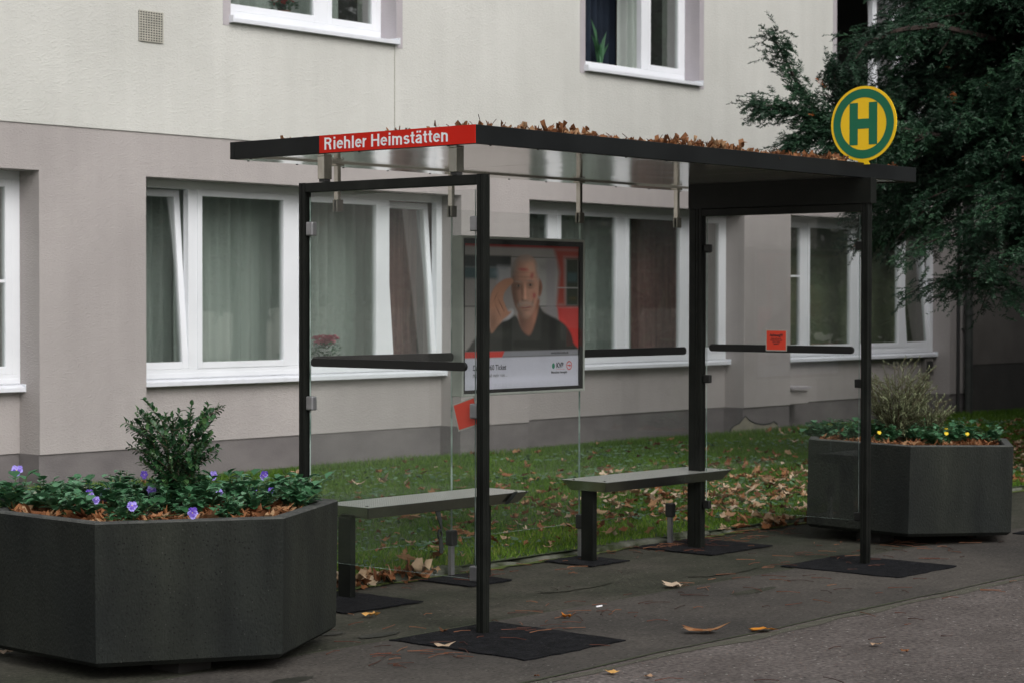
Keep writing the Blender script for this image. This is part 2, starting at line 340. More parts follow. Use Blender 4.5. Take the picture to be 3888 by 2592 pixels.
def leaf_template(seed, lobes=5, curl=1.0, elong=1.0, depth=.3):
    g = np.random.default_rng(seed); n = 14
    th = np.linspace(0, 2 * PI, n, endpoint=False)
    rad = .5 * (1 - depth * .5 + depth * .5 * np.cos(lobes * th) + g.uniform(-.1, .1, n))
    rings = [np.zeros((1, 2))] + [np.stack([np.cos(th) * rad * q * elong, np.sin(th) * rad * q], -1) for q in (.55, 1.)]
    P = np.concatenate(rings); ax = g.uniform(0, PI); d = P[:, 0] * math.cos(ax) + P[:, 1] * math.sin(ax)
    z = np.minimum(curl * (d ** 2) * 1.3, .34 + .1 * np.abs(d)) + g.uniform(-.06, .06, len(P)) * (1 + curl) + curl * .12 * np.sin(9 * P[:, 1] + g.uniform(0, 6))
    d2 = d * (1 - .35 * curl * np.abs(d)); P = P + (d2 - d)[:, None] * np.array([math.cos(ax), math.sin(ax)])
    V = np.concatenate([P, z[:, None] - z.min()], 1); F = []
    for k in range(n):
        a, b = 1 + k, 1 + (k + 1) % n; F.append((0, a, b)); F.append((a, a + n, b + n)); F.append((a, b + n, b))
    return V, np.array(F)
LEAVES = [leaf_template(i, 5, .35 + .25 * (i % 4), 1 + .3 * (i % 3), .45) for i in range(8)]
CURLS = [leaf_template(30 + i, 3, 1.3 + .5 * (i % 4), 2.1 + .4 * (i % 3), .9) for i in range(8)]

FNT = None
def text(s, size, o, ex, ey, m, name, parent, sx=1., bold=0., ext=.0006, align='LEFT'):
    cu = bpy.data.curves.new('t', 'FONT'); cu.body = s; cu.size = size; cu.offset = bold; cu.extrude = ext; cu.align_x = align
    t = bpy.data.objects.new('t', cu); C.objects.link(t)
    dg = bpy.context.evaluated_depsgraph_get(); me = bpy.data.meshes.new_from_object(t.evaluated_get(dg)); me.name = name
    bpy.data.objects.remove(t)
    ex = Vector(ex); ey = Vector(ey); ez = ex.cross(ey); off = wloc(parent) if parent is not None else Vector((0, 0, 0)); o = Vector(o) - off
    me.transform(Matrix(((ex.x * sx, ey.x, ez.x, o.x), (ex.y * sx, ey.y, ez.y, o.y), (ex.z * sx, ey.z, ez.z, o.z), (0, 0, 0, 1))))
    me.materials.clear(); me.materials.append(m)
    ob = bpy.data.objects.new(name, me); C.objects.link(ob); ob.parent = parent
    return ob

def grotesk(s, H, o, ex, ey, m, parent, sx=1.):
    """bold sans letters drawn as flat strokes; H = cap height"""
    arc = lambda cx, cy, rx, ry, a0, a1, n=14: [(cx + rx * math.cos(R(a0 + (a1 - a0) * k / n)), cy + ry * math.sin(R(a0 + (a1 - a0) * k / n))) for k in range(n + 1)]
    w = .165; h = w / 2; xh = .74
    def stem(x, y0, y1): return [(x, y0), (x, y1)]
    nar = lambda x: [stem(x, 0, xh)] + [[(x, .42)] + arc(x + .19, xh - .26, .19, .17, 165, 0) + [(x + .38, 0)]]
    G = {'R': (.80, [stem(.13, 0, 1), [(.13, 1 - h)] + [(.38, 1 - h)] + arc(.40, .73, .20, .18, 90, -90) + [(.13, .55)], [(.38, .52), (.52, .40), (.60, 0)]]),
         'i': (.33, [stem(.16, 0, xh), [(.16, .86), (.16, 1.02)]]), 'l': (.33, [stem(.16, 0, 1)]),
         'h': (.66, [stem(.13, 0, 1), [(.13, .46)] + arc(.32, xh - .27, .19, .175, 160, 0) + [(.51, 0)]]),
         'n': (.66, [stem(.13, 0, xh), [(.13, .46)] + arc(.32, xh - .27, .19, .175, 160, 0) + [(.51, 0)]]),
         'r': (.45, [stem(.13, 0, xh), [(.13, .40)] + arc(.36, .44, .22, .21, 165, 85)]),
         'm': (.98, [stem(.13, 0, xh), [(.13, .46)] + arc(.30, xh - .25, .17, .155, 160, 0) + [(.47, 0)], [(.47, .46)] + arc(.64, xh - .25, .17, .155, 160, 0) + [(.81, 0)]]),
         'e': (.65, [[(.12, .40), (.51, .40)] + arc(.32, .37, .205, .28, 5, 320, 26)]),
         'H': (.84, [stem(.14, 0, 1), stem(.68, 0, 1), [(.14, .52), (.68, .52)]]),
         's': (.60, [arc(.30, .51, .165, .14, 20, 210, 12) + [(.30, .385)] + arc(.30, .235, .175, .145, 60, -160, 14)]),
         't': (.42, [[(.20, .95)] + arc(.33, .20, .13, .11, 180, 280, 8), [(.02, .66), (.38, .66)]]),
         'a': (.64, [arc(.31, .48, .175, .17, 165, 0, 12) + [(.485, .16), (.51, .0)], [(.48, .42), (.3, .385)] + arc(.27, .22, .155, .135, 95, 270, 10) + [(.36, .09), (.48, .2)]])}
    G['ä'] = (.64, G['a'][1] + [[(.20, .86), (.20, 1.01)], [(.42, .86), (.42, 1.01)]])
    ex = Vector(ex); ey = Vector(ey); ez = ex.cross(ey); o = Vector(o); x = 0; b = MB(); li = 0
    for ch in s:
        if ch == ' ': x += .30; continue
        adv, strokes = G[ch]
        for st in strokes:
            li += 1; P = [Vector((a, c)) for a, c in st]; L = []; Q = []
            for i, p in enumerate(P):
                d0 = (P[i] - P[i - 1]).normalized() if i else (P[1] - P[0]).normalized(); d1 = (P[i + 1] - P[i]).normalized() if i < len(P) - 1 else d0
                d = (d0 + d1).normalized(); nn = Vector((-d.y, d.x)); k = min(1.6, 1 / max(.5, d.dot(d1))); ww = h * (.82 if abs(d.x) > .8 else 1)
                L.append(p + nn * ww * k); Q.append(p - nn * ww * k)
            n = len(P); off = ez * (.00008 * (li % 9)); b.add([o + ex * ((x + q.x) * H * sx) + ey * (q.y * H) + off for q in L + Q], [(i, n + i, n + i + 1, i + 1) for i in range(n - 1)])
        x += adv
    print('sign width', x * H * sx)
    return b.build('lettering', m, parent)

# ================================================================== GROUND
def sheet(name, poly, z, m, th=None):
    n = len(poly); b = MB()
    if th: b.prism(poly, (0, 0, z - th), (1, 0, 0), (0, 1, 0), (0, 0, 1), th)
    else: b.add([(x, y, z) for x, y in poly], [tuple(range(n))])
    o = b.build(name, m); o['kind'] = 'structure'; return o
def jag(x0, x1, y, amp, n, seed):
    g = random.Random(seed); return [(x0 + (x1 - x0) * i / n, y + g.uniform(-amp, amp)) for i in range(n + 1)]
sheet('ground', [(-400, -400), (400, -400), (400, 400), (-400, 400)], -.06, mat('far_ground', (.10, .10, .085), (.14, .135, .11), .5, .95))
seam1 = jag(-14, 44, 5.55, .012, 200, 1); seam2 = jag(-14, 44, 6.72, .006, 160, 2)
sheet('road', [(-14, -9), (44, -9)] + seam1[::-1], -.003, M_road)
def pav(name, tintmoss, m0):
    return m0
# pavement in two strips laid at different times; the rear strip is darker and mossy
M_pav2 = mat('old_pavement_asphalt', (.026, .030, .019), (.056, .052, .042), 1.1, .9, .5, 120, detail=9, speck=[(34, .2, (.13, .125, .11), .10), (26, .17, (.012, .012, .010), .22)], fine=(48, .68, 1.38), wear=(6, .8, 1.2), spec=.25)
sheet('pavement', seam1 + seam2[::-1], 0.0, M_pav)
sheet('pavement', seam2 + [(44, 8.12), (-14, 8.12)], -.004, M_pav2)
# dark moss seam lines between the strips
def strip(name, pts, wd, z, m, seed):
    g = random.Random(seed); L = []; Rr = []
    for x, y in pts:
        a = wd * g.uniform(.2, 1.2); L.append((x, y - a)); Rr.append((x, y + wd * g.uniform(.1, .7)))
    b = MB(); n = len(L)
    b.add([(x, y, z) for x, y in L] + [(x, y, z) for x, y in Rr], [(i, i + 1, n + i + 1, n + i) for i in range(n - 1)])
    o = b.build(name, m); o['kind'] = 'structure'
M_seam = mat('mossy_joint', (.03, .035, .02), (.055, .065, .03), 14, .95, .6, 90)
M_moss_st = mat('moss_stain', (.062, .062, .042), (.09, .084, .066), 14, .95, .6, 120, speck=[(42, .2, (.3, .29, .26), .2)])
strip('moss_seam', seam1[40:150], .013, .0015, M_seam, 3)
strip('moss_seam', seam2[40:130], .008, .0015, M_seam, 4)
fr_s = [(x, y - .06) for x, y in seam1[40:150]]
strip('moss_band', fr_s, .06, -.0005, M_moss_st, 5)
strip('moss_band', jag(4, 16, 8.06, .02, 120, 6), .045, .003, M_moss, 6)
def patch(x0, x1, y0, y1, seed, rot=0):
    g = random.Random(seed); pts = []
    for (a, b_, c, d) in ((x0, y0, x1, y0), (x1, y0, x1, y1), (x1, y1, x0, y1), (x0, y1, x0, y0)):
        for k in range(12): t = k / 12; pts.append((a + (c - a) * t + g.uniform(-.009, .009), b_ + (d - b_) * t + g.uniform(-.009, .009)))
    cx, cy = (x0 + x1) / 2, (y0 + y1) / 2; c, s_ = math.cos(rot), math.sin(rot)
    pts = [(cx + (x - cx) * c - (y - cy) * s_, cy + (x - cx) * s_ + (y - cy) * c) for x, y in pts]
    m = [(cx + (x - cx) * 1.02, cy + (y - cy) * 1.02) for x, y in pts]
    sheet('asphalt_patch', pts, .007, M_patch, .006)
patch(6.90, 7.62, 5.86, 6.69, 1, R(0)); patch(10.38, 11.08, 6.02, 6.82, 2)
patch(10.55, 11.22, 7.44, 8.06, 3); patch(9.62, 9.98, 7.66, 8.04, 4); patch(7.35, 7.90, 7.43, 8.03, 5); patch(8.5, 8.86, 7.62, 8.02, 6)
patch(12.9, 13.6, 6.35, 6.6, 8)
# small dark damp spots on the old pavement
M_damp = mat('damp_asphalt', (.018, .019, .013), (.034, .033, .026), 8, .6, .4, 90, fine=(48, .7, 1.3))
for i, (cx, cy, rx, ry) in enumerate([(6.99, 6.85, .13, .05), (6.86, 7.05, .07, .045), (5.9, 6.3, .12, .05), (8.9, 7.2, .3, .10), (10.0, 6.95, .34, .09), (9.4, 6.35, .22, .05)]):
    g = random.Random(i); sheet('damp_patch', [(cx + rx * math.cos(2 * PI * k / 26) * g.uniform(.86, 1.12), cy + ry * math.sin(2 * PI * k / 26) * g.uniform(.8, 1.15)) for k in range(26)], .0012, M_damp if i < 3 else M_pav2)
# lawn
def lawn_z(x, y): return .03 + .02 * np.clip((y - 8.3) / 3, 0, 1) + .008 * np.sin(x * 1.7) * np.cos(y * 2.1)
nx, ny = 90, 28; b = MB(); xs = np.linspace(-6, 44, nx); ys = np.concatenate([[8.11], np.linspace(8.3, 14.1, ny - 1)])
b.add([(x, y, float(lawn_z(x, y))) for y in ys for x in xs], [(j * nx + i, j * nx + i + 1, (j + 1) * nx + i + 1, (j + 1) * nx + i) for j in range(ny - 1) for i in range(nx - 1)])
o = b.build('lawn', M_lawn, smooth=True); o['kind'] = 'structure'
# kerb stones: irregular old edging, one structure
b = MB(); x = -2.; g = random.Random(12)
while x < 30:
    L = g.uniform(.45, .8); n = 7; y0 = 8.085 + g.uniform(-.012, .012); hh = .026 + g.uniform(-.012, .014)
    vs = []; fs = []
    for i in range(n + 1):
        xx = x + (L - .012) * i / n; e = .012 if i in (0, n) else 0
        vs += [(xx, y0 + g.uniform(-.008, .008), -.03), (xx, y0 + g.uniform(-.01, .01) + e * .4, hh - .016 - e + g.uniform(-.005, .003)), (xx, y0 + .018 + g.uniform(-.006, .008), hh - e + g.uniform(-.004, .004)), (xx, y0 + .085 + g.uniform(-.012, .012), hh - e + g.uniform(-.004, .006)), (xx, y0 + .1, -.03)]
    for i in range(n):
        for k in range(4): a = i * 5 + k; fs.append((a, a + 5, a + 6, a + 1))
    fs.append((0, 1, 2, 3, 4)); fs.append(tuple(n * 5 + k for k in (4, 3, 2, 1, 0)))
    b.add(vs, fs); x += L
o = b.build('kerb', M_kerb); o['kind'] = 'structure'
bx('light_well_cover', 9.2, 10.5, 13.15, 13.66, .02, .075, M_slabl, bevel=.01)['kind'] = 'structure'

# ================================================================== BUILDING
YW, YR, YT = 13.70, 13.97, 14.22
bld = thing('residential_building', (17, YT, 0), 'long rendered residential building, cream upper storey above a taupe ground floor with white windows', 'building')
recess = [(6.17, 10.08), (11.17, 15.13), (16.17, 20.06), (21.045, 24.96)]
X0, X1 = 0., 32.
piers = []; x = X0
for a, c in recess: piers.append((x, a)); x = c
piers.append((x, X1))
b = MB()
for a, c in piers: b.box(a, c, YW, YT, .345, 2.63)
b.box(X0, X1, YW, YT, 2.63, 3.0)
for a, c in recess: b.box(a, c, YR, YT, .345, .88)
b.build('lower_wall', M_taupe, bld)
b = MB()
for a, c in piers: b.box(a, c, YW + .012, YT, -.1, .345)
for a, c in recess: b.box(a, c, YR + .012, YT, -.1, .345)
b.build('plinth', M_plinth, bld)
MB().box(25.5, X1, YW - .05, YW - .002, .73, 2.63).build('shade_toned_wall', mat('shade_darkened_render', (.12, .108, .10), (.155, .14, .13), 2, .9, .4, 40), bld)  # wall past the downpipe: shade put into a darker render colour
MB().box(25.5, X1, YW - .045, YW - .002, -.1, .73).build('shade_toned_plinth', mat('shade_darkened_plinth', (.045, .042, .04), (.06, .056, .052), 2, .9, .4, 40), bld)  # same shade carried down in the plinth colour
uppers = [(7.05, 9.2), (12.09, 14.20), (17.05, 19.14), (22.03, 24.02), (27.0, 29.1)]
ZS, ZT = 4.06, 5.62; ztop = 7.0
b = MB(); xs_ = [X0] + [q for p_ in uppers for q in p_] + [X1]
for i in range(0, len(xs_), 2): b.box(xs_[i], xs_[i + 1], YW - .012, YT, 3.0, ztop)
for a, c in uppers: b.box(a, c, YW - .012, YT, 3.0, ZS - .04); b.box(a, c, YW - .012, YT, ZT, ztop)
b.build('upper_wall', M_cream, bld)
b = MB(); b.box(X0 - .3, X1 + .3, YW - .6, YT + 8.6, ztop, ztop + .16)
b.add([(X0 - .3, YW - .6, ztop + .16), (X1 + .3, YW - .6, ztop + .16), (X1 + .3, YT + 8.6, ztop + .16), (X0 - .3, YT + 8.6, ztop + .16), (X0 + 4, YW + 4.1, ztop + 3), (X1 - 4, YW + 4.1, ztop + 3)], [(0, 1, 5, 4), (2, 3, 4, 5), (3, 0, 4), (1, 2, 5)])
b.build('roof', mat('roof_tiles', (.10, .04, .03), (.14, .06, .045), 8, .9, .5, 30), bld)
b = MB(); b.box(X0, X0 + .25, YT, YT + 8, -.1, ztop); b.box(X1 - .25, X1, YT, YT + 8, -.1, ztop); b.box(X0, X1, YT + 8, YT + 8.25, -.1, ztop)
b.build('rear_wall', M_taupe, bld)
# pale bare patch where the plinth render broke off
def blob(cx, cz, pts, y, m, name, parent, th=.003):
    MB().prism([(cx + a, cz + c) for a, c in pts], (0, y, 0), (1, 0, 0), (0, 0, 1), (0, -1, 0), th).build(name, m, parent)
blob(20.2, .05, [(-.42, -.05), (-.40, .06), (-.32, .1), (-.22, .12), (-.1, .2), (0, .14), (.12, .1), (.3, .08), (.42, .09), (.5, .11), (.58, .07), (.6, -.05)], YW + .0095, M_bare, 'broken_render_patch', bld)
bk = MB(); pl = [(-.42, -.05), (-.40, .06), (-.32, .1), (-.22, .12), (-.1, .2), (0, .14), (.12, .1), (.3, .08), (.42, .09), (.5, .11), (.58, .07)]
bk.tube([(20.2 + a, YW + .0065, .05 + c) for a, c in pl], .009, 5); bk.build('render_crack', M_dark, bld)
bx('broken_ledge', 21.09, 21.5, YW - .02, YR, .525, .56, M_reveal, bld, .006)
bx('ledge_block', 21.045, 21.5, YW + .03, YR, .345, .5, M_taupe, bld, .01)
# vent grille
vg = MB(); vx0, vx1, vz0, vz1 = 11.085, 11.335, 3.765, 4.015
vg.box(vx0, vx1, YW - .016, YW - .012, vz0, vz1, 1)
for k in range(13): z = vz0 + (vz1 - vz0) * k / 12; vg.box(vx0 - .003, vx1 + .003, YW - .026, YW - .018, z - .0042, z + .0042)
for k in range(10): xx = vx0 + (vx1 - vx0) * k / 9; vg.box(xx - .0045, xx + .0045, YW - .0285, YW - .0265, vz0 - .003, vz1 + .003)
vg.build('vent_grille', [mat('vent_paint', (.42, .41, .36), (.5, .48, .42), 9, .6), M_dark], bld)
MB().tube([(14.166, YW - .016, 3.0), (14.164, YW - .016, 4.02)], .0045, 6).build('cable', mat('cable_sheath', (.36, .35, .31), rough=.7), bld)
dp = MB(); dp.tube([(25.3, YW - .1, -.05), (25.3, YW - .1, 7.0)], .055, 16)
for z in (.35, 1.4, 2.5, 4.4): dp.tube([(25.3, YW - .1, z), (25.3, YW - .1, z + .06)], .063, 16)
for z in (1.2, 2.9): dp.box(25.28, 25.32, YW - .1, YW, z, z + .03)
dp.build('downpipe', M_pipe, bld, smooth=False)
MB().tube([(25.14, YW - .03, -.05), (25.14, YW - .03, 6.9)], .022, 8).build('conduit', M_dark, bld)
mb_ = MB(); mb_.box(24.66, 24.88, YR - .07, YR, .60, .825); mb_.box(24.69, 24.85, YR - .075, YR - .07, .63, .79, 1)
mb_.build('meter_box', [mat('meter_box_paint', (.16, .15, .14), rough=.6), M_dark], bld, bevel=.004)

def curtain(name, x0, x1, y, z0, z1, m, parent, per=.125, amp=.042, seed=0):
    g = random.Random(seed); n = max(8, int((x1 - x0) / .012)); ph = 0; P = []
    for i in range(n + 1):
        ph += (x1 - x0) / n / per * 2 * PI * g.uniform(.75, 1.25); P.append((x0 + (x1 - x0) * i / n, y + amp * math.tanh(2.2 * math.sin(ph)) * (1 + .3 * math.sin(ph * .23))))
    b = MB(); N = n + 1
    b.add([(a, c, z0) for a, c in P] + [(a, c, z1) for a, c in P], [(i, i + 1, N + i + 1, N + i) for i in range(n)])
    return b.build(name, m, parent, smooth=True)
def frame_box(b, x0, x1, z0, z1, y0, y1, wd, M=None, wb=None):
    wb = wb or wd
    b.box(x0, x0 + wd, y0, y1, z0, z1, 0, M); b.box(x1 - wd, x1, y0, y1, z0, z1, 0, M)
    b.box(x0 + wd, x1 - wd, y0, y1, z0, z0 + wb, 0, M); b.box(x0 + wd, x1 - wd, y0, y1, z1 - wd, z1, 0, M)
def sash(parent, x0, x1, z0, z1, y, tilt=0, muntin=None, wd=.062):
    M = None
    if tilt: M = Matrix.Translation((0, y, z0)) @ Matrix.Rotation(-tilt, 4, 'X') @ Matrix.Translation((0, -y, -z0))
    b = MB(); frame_box(b, x0, x1, z0, z1, y - .012, y + .045, wd, M)
    s = b.build('sash', M_white, parent, bevel=.003)
    if muntin: b = MB(); b.box(x0 + wd, x1 - wd, y + .0, y + .02, muntin - .012, muntin + .012, 0, M); b.build('glazing_bar', M_white, s)
    b = MB(); b.box(x0 + wd, x1 - wd, y + .008, y + .014, z0 + wd, z1 - wd, 0, M); b.build('pane', M_wglass, s)
def sillpart(parent, x0, x1, y0, y1, z):
    b = MB(); b.add([(x0, y0, z - .042), (x1, y0, z - .042), (x1, y0, z - .006), (x0, y0, z - .006), (x1, y1, z + .014), (x0, y1, z + .014), (x0, y1, z - .03), (x1, y1, z - .03)],
        [(0, 1, 2, 3), (3, 2, 4, 5), (0, 3, 5, 6), (1, 7, 4, 2), (0, 6, 7, 1), (5, 4, 7, 6)])
    b.box(x0 - .006, x0 + .004, y0 - .004, y1, z - .046, z + .02); b.box(x1 - .004, x1 + .006, y0 - .004, y1, z - .046, z + .02)
    return b.build('sill', M_sill, parent, bevel=.002)
def lower_window(L, Rr, label, tiltL, tiltR, munL=None, munR=None, curt=(), seed=0):
    k = (Rr - L) / 3.95; X = lambda a: L + a * k; y = YR - .012
    b = MB(); z0, z1 = .905, 2.63
    b.box(L, Rr, y, y + .07, z0, .99); b.box(L, Rr, y, y + .07, 2.56, z1)
    for a, c in ((0, .07), (.68, .78), (1.86, 1.99), (3.07, 3.20), (3.87, 3.95)): b.box(X(a), X(c), y + .001, y + .069, .99, 2.56)
    for a, c in ((.78, 1.86), (1.99, 3.07)): frame_box(b, X(a), X(c), .99, 2.56, y - .006, y + .05, .055)
    b.box(L + .01, Rr - .01, y - .006, y, .915, .955)
    f = b.build('window', M_white, bld, bevel=.003); f['label'] = label
    p = MB()
    for a, c in ((.78, 1.86), (1.99, 3.07)): p.box(X(a) + .055, X(c) - .055, y + .022, y + .028, 1.045, 2.505)
    p.build('pane', M_wglass, f)
    sash(f, X(.07), X(.68), .99, 2.56, y + .012, tiltL, munL); sash(f, X(3.20), X(3.87), .99, 2.56, y + .012, tiltR, munR)
    sillpart(f, L + .005 if False else L - .0, Rr - .0, 13.885, YR - .012, .89)
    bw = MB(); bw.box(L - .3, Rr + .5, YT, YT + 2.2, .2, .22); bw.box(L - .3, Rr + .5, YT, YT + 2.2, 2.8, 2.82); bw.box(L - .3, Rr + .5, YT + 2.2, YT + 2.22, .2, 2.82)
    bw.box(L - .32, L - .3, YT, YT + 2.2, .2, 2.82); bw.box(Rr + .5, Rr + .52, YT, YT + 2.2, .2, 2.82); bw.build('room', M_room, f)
    for i, (a, c, m, dy, kw) in enumerate(curt): curtain('curtain', X(a), X(c), YT + dy, .93, 2.62, m, f, seed=seed + i, **kw)
    return f
lower_window(6.17, 10.08, 'white ground floor window cut by the left edge', 0, 0, munR=1.74, curt=((.1, 3.9, M_sheer, .16, {}), (3.95, 4.3, M_sheer, .2, {}),), seed=5)
lower_window(11.17, 15.13, 'white ground floor window with both outer casements tilted open', R(4.6), R(4.6), curt=((.1, .95, M_sheer, .3, {}), (.9, 3.38, M_sheer, .17, {}), (3.42, 4.02, M_brown, .2, dict(per=.11))), seed=11)
lower_window(16.17, 20.06, 'white ground floor window behind the far half of the shelter', 0, 0, curt=((.1, 2.68, M_sheer, .17, {}), (2.68, 3.6, M_brown, .17, dict(per=.11)), (3.6, 4.3, M_sheer, .2, {})), seed=21)
lower_window(21.045, 24.96, 'shaded ground floor window beside the downpipe, right casement tilted open', 0, R(4.6), munL=1.9, curt=((.1, 4.4, M_olive, .17, dict(per=.6, amp=.006)),), seed=31)
def upper_window(L, Rr, label, openL=False, tiltR=0, curt=(), muntinL=None):
    y = YW + .19; b = MB(); X = lambda a: L + a * (Rr - L) / 2.1
    z0, z1 = ZS - .0, ZT; b.box(L, Rr, y, y + .07, z0, z0 + .10); b.box(L, Rr, y, y + .07, z1 - .07, z1)
    for a, c in ((0, .07), (1.27, 1.38), (2.03, 2.1)): b.box(X(a), X(c), y + .001, y + .069, z0 + .10, z1 - .07)
    f = b.build('window', M_white, bld, bevel=.003); f['label'] = label
    rv = MB(); rv.box(L - .001, L + .012, YW - .016, y, z0, z1); rv.box(Rr - .012, Rr + .001, YW - .016, y, z0, z1); rv.box(L + .012, Rr - .012, YW - .016, y, z1 - .012, z1 + .001)
    rv.box(L - .075, L - .001, YW - .0155, YW - .012, z0 - .07, z1 + .07); rv.box(Rr + .001, Rr + .075, YW - .0155, YW - .012, z0 - .07, z1 + .07)
    rv.build('reveal', M_reveal, f)
    if not openL: sash(f, X(.07), X(1.27), z0 + .10, z1 - .07, y + .012, 0, muntinL)
    else:
        s = MB(); s.box(X(.07), X(.07) + .055, y + .07, y + 1.2, z0 + .1, z1 - .07); s.build('sash', M_white, f)
    sash(f, X(1.38), X(2.03), z0 + .10, z1 - .07, y + .012, tiltR)
    sillpart(f, L + .0, Rr - .02, YW - .07, y, ZS + .0)
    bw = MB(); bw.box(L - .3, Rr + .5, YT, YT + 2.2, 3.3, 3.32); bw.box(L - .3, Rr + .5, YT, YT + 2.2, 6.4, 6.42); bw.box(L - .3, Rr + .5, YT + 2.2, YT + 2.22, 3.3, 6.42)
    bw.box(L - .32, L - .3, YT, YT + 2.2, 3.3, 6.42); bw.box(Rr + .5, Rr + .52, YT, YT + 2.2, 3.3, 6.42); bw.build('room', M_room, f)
    for i, (a, c, m, dy) in enumerate(curt): curtain('curtain', X(a), X(c), YT + dy, 4.1, 5.6, m, f, seed=i)
    return f
upper_window(7.05, 9.2, 'white upper window outside the left edge')
upper_window(12.09, 14.20, 'white upper window with both sashes shut', curt=((.2, 1.25, M_sheer, .25), (1.35, 2.0, M_sheer, .16)))
upper_window(17.05, 19.14, 'upper window with its left sash swung open on a dark room', openL=True, curt=((1.0, 1.55, M_blue, .30), (1.5, 2.05, M_sheer, .16)))
upper_window(22.03, 24.02, 'upper window behind the conifer with tilted right sash', openL=True, tiltR=R(4))
upper_window(27.0, 29.1, 'upper window hidden behind the conifer')
# houseplants
def blob_plant(name, loc, label, fl, nfl, rad, h, seed, petal=M_pink):
    t = thing(name, loc, label, 'potted plant'); g = random.Random(seed)
    b = MB(); x, y, z = loc; n = 12
    prof = [(0, 0), (.045, 0), (.06, .09), (.066, .09), (.066, .105), (.052, .105), (.05, .09)]
    vs = [(x + p * math.cos(2 * PI * k / n), y + p * math.sin(2 * PI * k / n), z + q) for p, q in prof for k in range(n)]
    b.add(vs, [(i * n + k, i * n + (k + 1) % n, (i + 1) * n + (k + 1) % n, (i + 1) * n + k) for i in range(len(prof) - 1) for k in range(n)]); b.build('pot', mat('clay_pot', (.3, .12, .07), rough=.8), t)
    lv = MB()
    for i in range(90):
        a = g.uniform(0, 2 * PI); q = g.uniform(.2, 1) * rad; p = Vector((x + q * math.cos(a), y + q * math.sin(a), z + .1 + g.uniform(.1, .8) * h))
        leaf_quad(lv, p, Vector((math.cos(a), math.sin(a), g.uniform(.1, .9))), .045, .03, g.random())
    lv.build('foliage', M_pansy, t, tones=True)
    fm = MB()
    for i in range(nfl):
        a = g.uniform(0, 2 * PI); q = g.uniform(0, 1) * rad * .9; p = Vector((x + q * math.cos(a), y + q * math.sin(a), z + .1 + h * g.uniform(.7, 1.1)))
        for k in range(5): leaf_quad(fm, p, Vector((math.cos(k * 1.26), math.sin(k * 1.26) * .6, g.uniform(-.3, .8))), .038, .03, 0)
    fm.build('blossoms', petal, t)
def leaf_quad(b, p, d, L, W, tone, fold=.25, mi=0):
    """one leaf: 6-vertex blade folded along its midrib"""
    d = d.normalized(); up = Vector((0, 0, 1)); s = d.cross(up)
    if s.length < .05: s = Vector((1, 0, 0))
    s.normalize(); n = s.cross(d)
    a = p; m1 = p + d * L * .45 + n * L * .04; t = p + d * L - n * L * .08
    l1 = p + d * L * .35 + s * W * .5 + n * W * fold; r1 = p + d * L * .35 - s * W * .5 + n * W * fold
    l2 = p + d * L * .75 + s * W * .36 + n * W * fold * .5; r2 = p + d * L * .75 - s * W * .36 + n * W * fold * .5
    b.add([a, l1, l2, t, r2, r1, m1], [(0, 6, 1), (1, 6, 2), (6, 3, 2), (0, 5, 6), (5, 4, 6), (6, 4, 3)], mi, tone)
blob_plant('potted_flowers', (13.64, 14.09, .93), 'pink blossoms in a pot behind the glass of the ground floor window with tilted casements', M_pink, 60, .13, .2, 3)
blob_plant('potted_flowers', (13.12, 14.1, 4.16), 'red blossoms in a pot inside the upper window above the shelter roof', M_redp, 10, .12, .1, 4, M_redp)
hp = thing('houseplant', (18.05, 14.35, 4.12), 'tall green leaf plant inside the dark open upper window', 'plant'); b = MB(); g = random.Random(9)
for i in range(7):
    a = g.uniform(0, 2 * PI); leaf_quad(b, Vector((18.15 + .02 * math.cos(a), 14.35 + .02 * math.sin(a), 4.16)), Vector((math.cos(a) * .18, math.sin(a) * .18, 1)), g.uniform(.3, .6), .06, g.random())
b.build('leaves', M_pansy, hp, tones=True); MB().tube([(18.15, 14.35, 4.05), (18.15, 14.35, 4.17)], [.05, .06], 10).build('pot', M_dark, hp)

# ================================================================== SHELTER
sh = thing('bus_shelter', (9.1, 7.2, 0), 'dark metal and glass bus shelter with a flat leaf-covered roof and red name sign', 'bus shelter')
RX0, RX1, RY0, RY1, RZ0, RZ1 = 7.29, 11.42, 6.51, 8.25, 2.328, 2.418
# roof: four fascia boards round a tray
rf = MB(); t_ = .035
rf.box(RX0, RX1, RY0, RY0 + t_, RZ0, RZ1); rf.box(RX0, RX1, RY1 - t_, RY1, RZ0, RZ1)
rf.box(RX0, RX0 + t_, RY0 + t_, RY1 - t_, RZ0, RZ1); rf.box(RX1 - t_, RX1, RY0 + t_, RY1 - t_, RZ0, RZ1)
rf.box(RX0 + t_, RX1 - t_, RY0 + t_, RY1 - t_, RZ0 + .03, RZ0 + .055)
roof = rf.build('roof', M_fascia, sh, bevel=.0025)
cl = MB(); seams = [RX0 + t_, 8.68, 10.05, RX1 - t_]
for a, c in zip(seams[:-1], seams[1:]): cl.box(a + .002, c - .002, RY0 + t_, RY1 - .22, RZ0 + .006, RZ0 + .02)
cl.box(RX0 + t_, RX1 - t_, RY1 - .212, RY1 - t_, RZ0 - .003, RZ0 + .02)
cl.build('ceiling_panel', M_ceil, roof)
spz = [(RX0 + .12 + k * (RX1 - RX0 - .24) / 11, yy) for k in range(12) for yy in (RY0 + .012, RY1 - .012)] + [(RX0 + .012, yy) for yy in (6.7, 7.3, 8.1)]
for xx, yy in spz: MB().tube([(xx, yy, RZ0 - .006), (xx, yy, RZ0 + .001)], .006, 8).build('screw', M_dark, roof)
ns = MB().box(RX0 - .003, RX0 - .0005, RY0 + .0, 7.569, RZ0 + .001, RZ1 - .001).build('name_sign', M_red, sh)
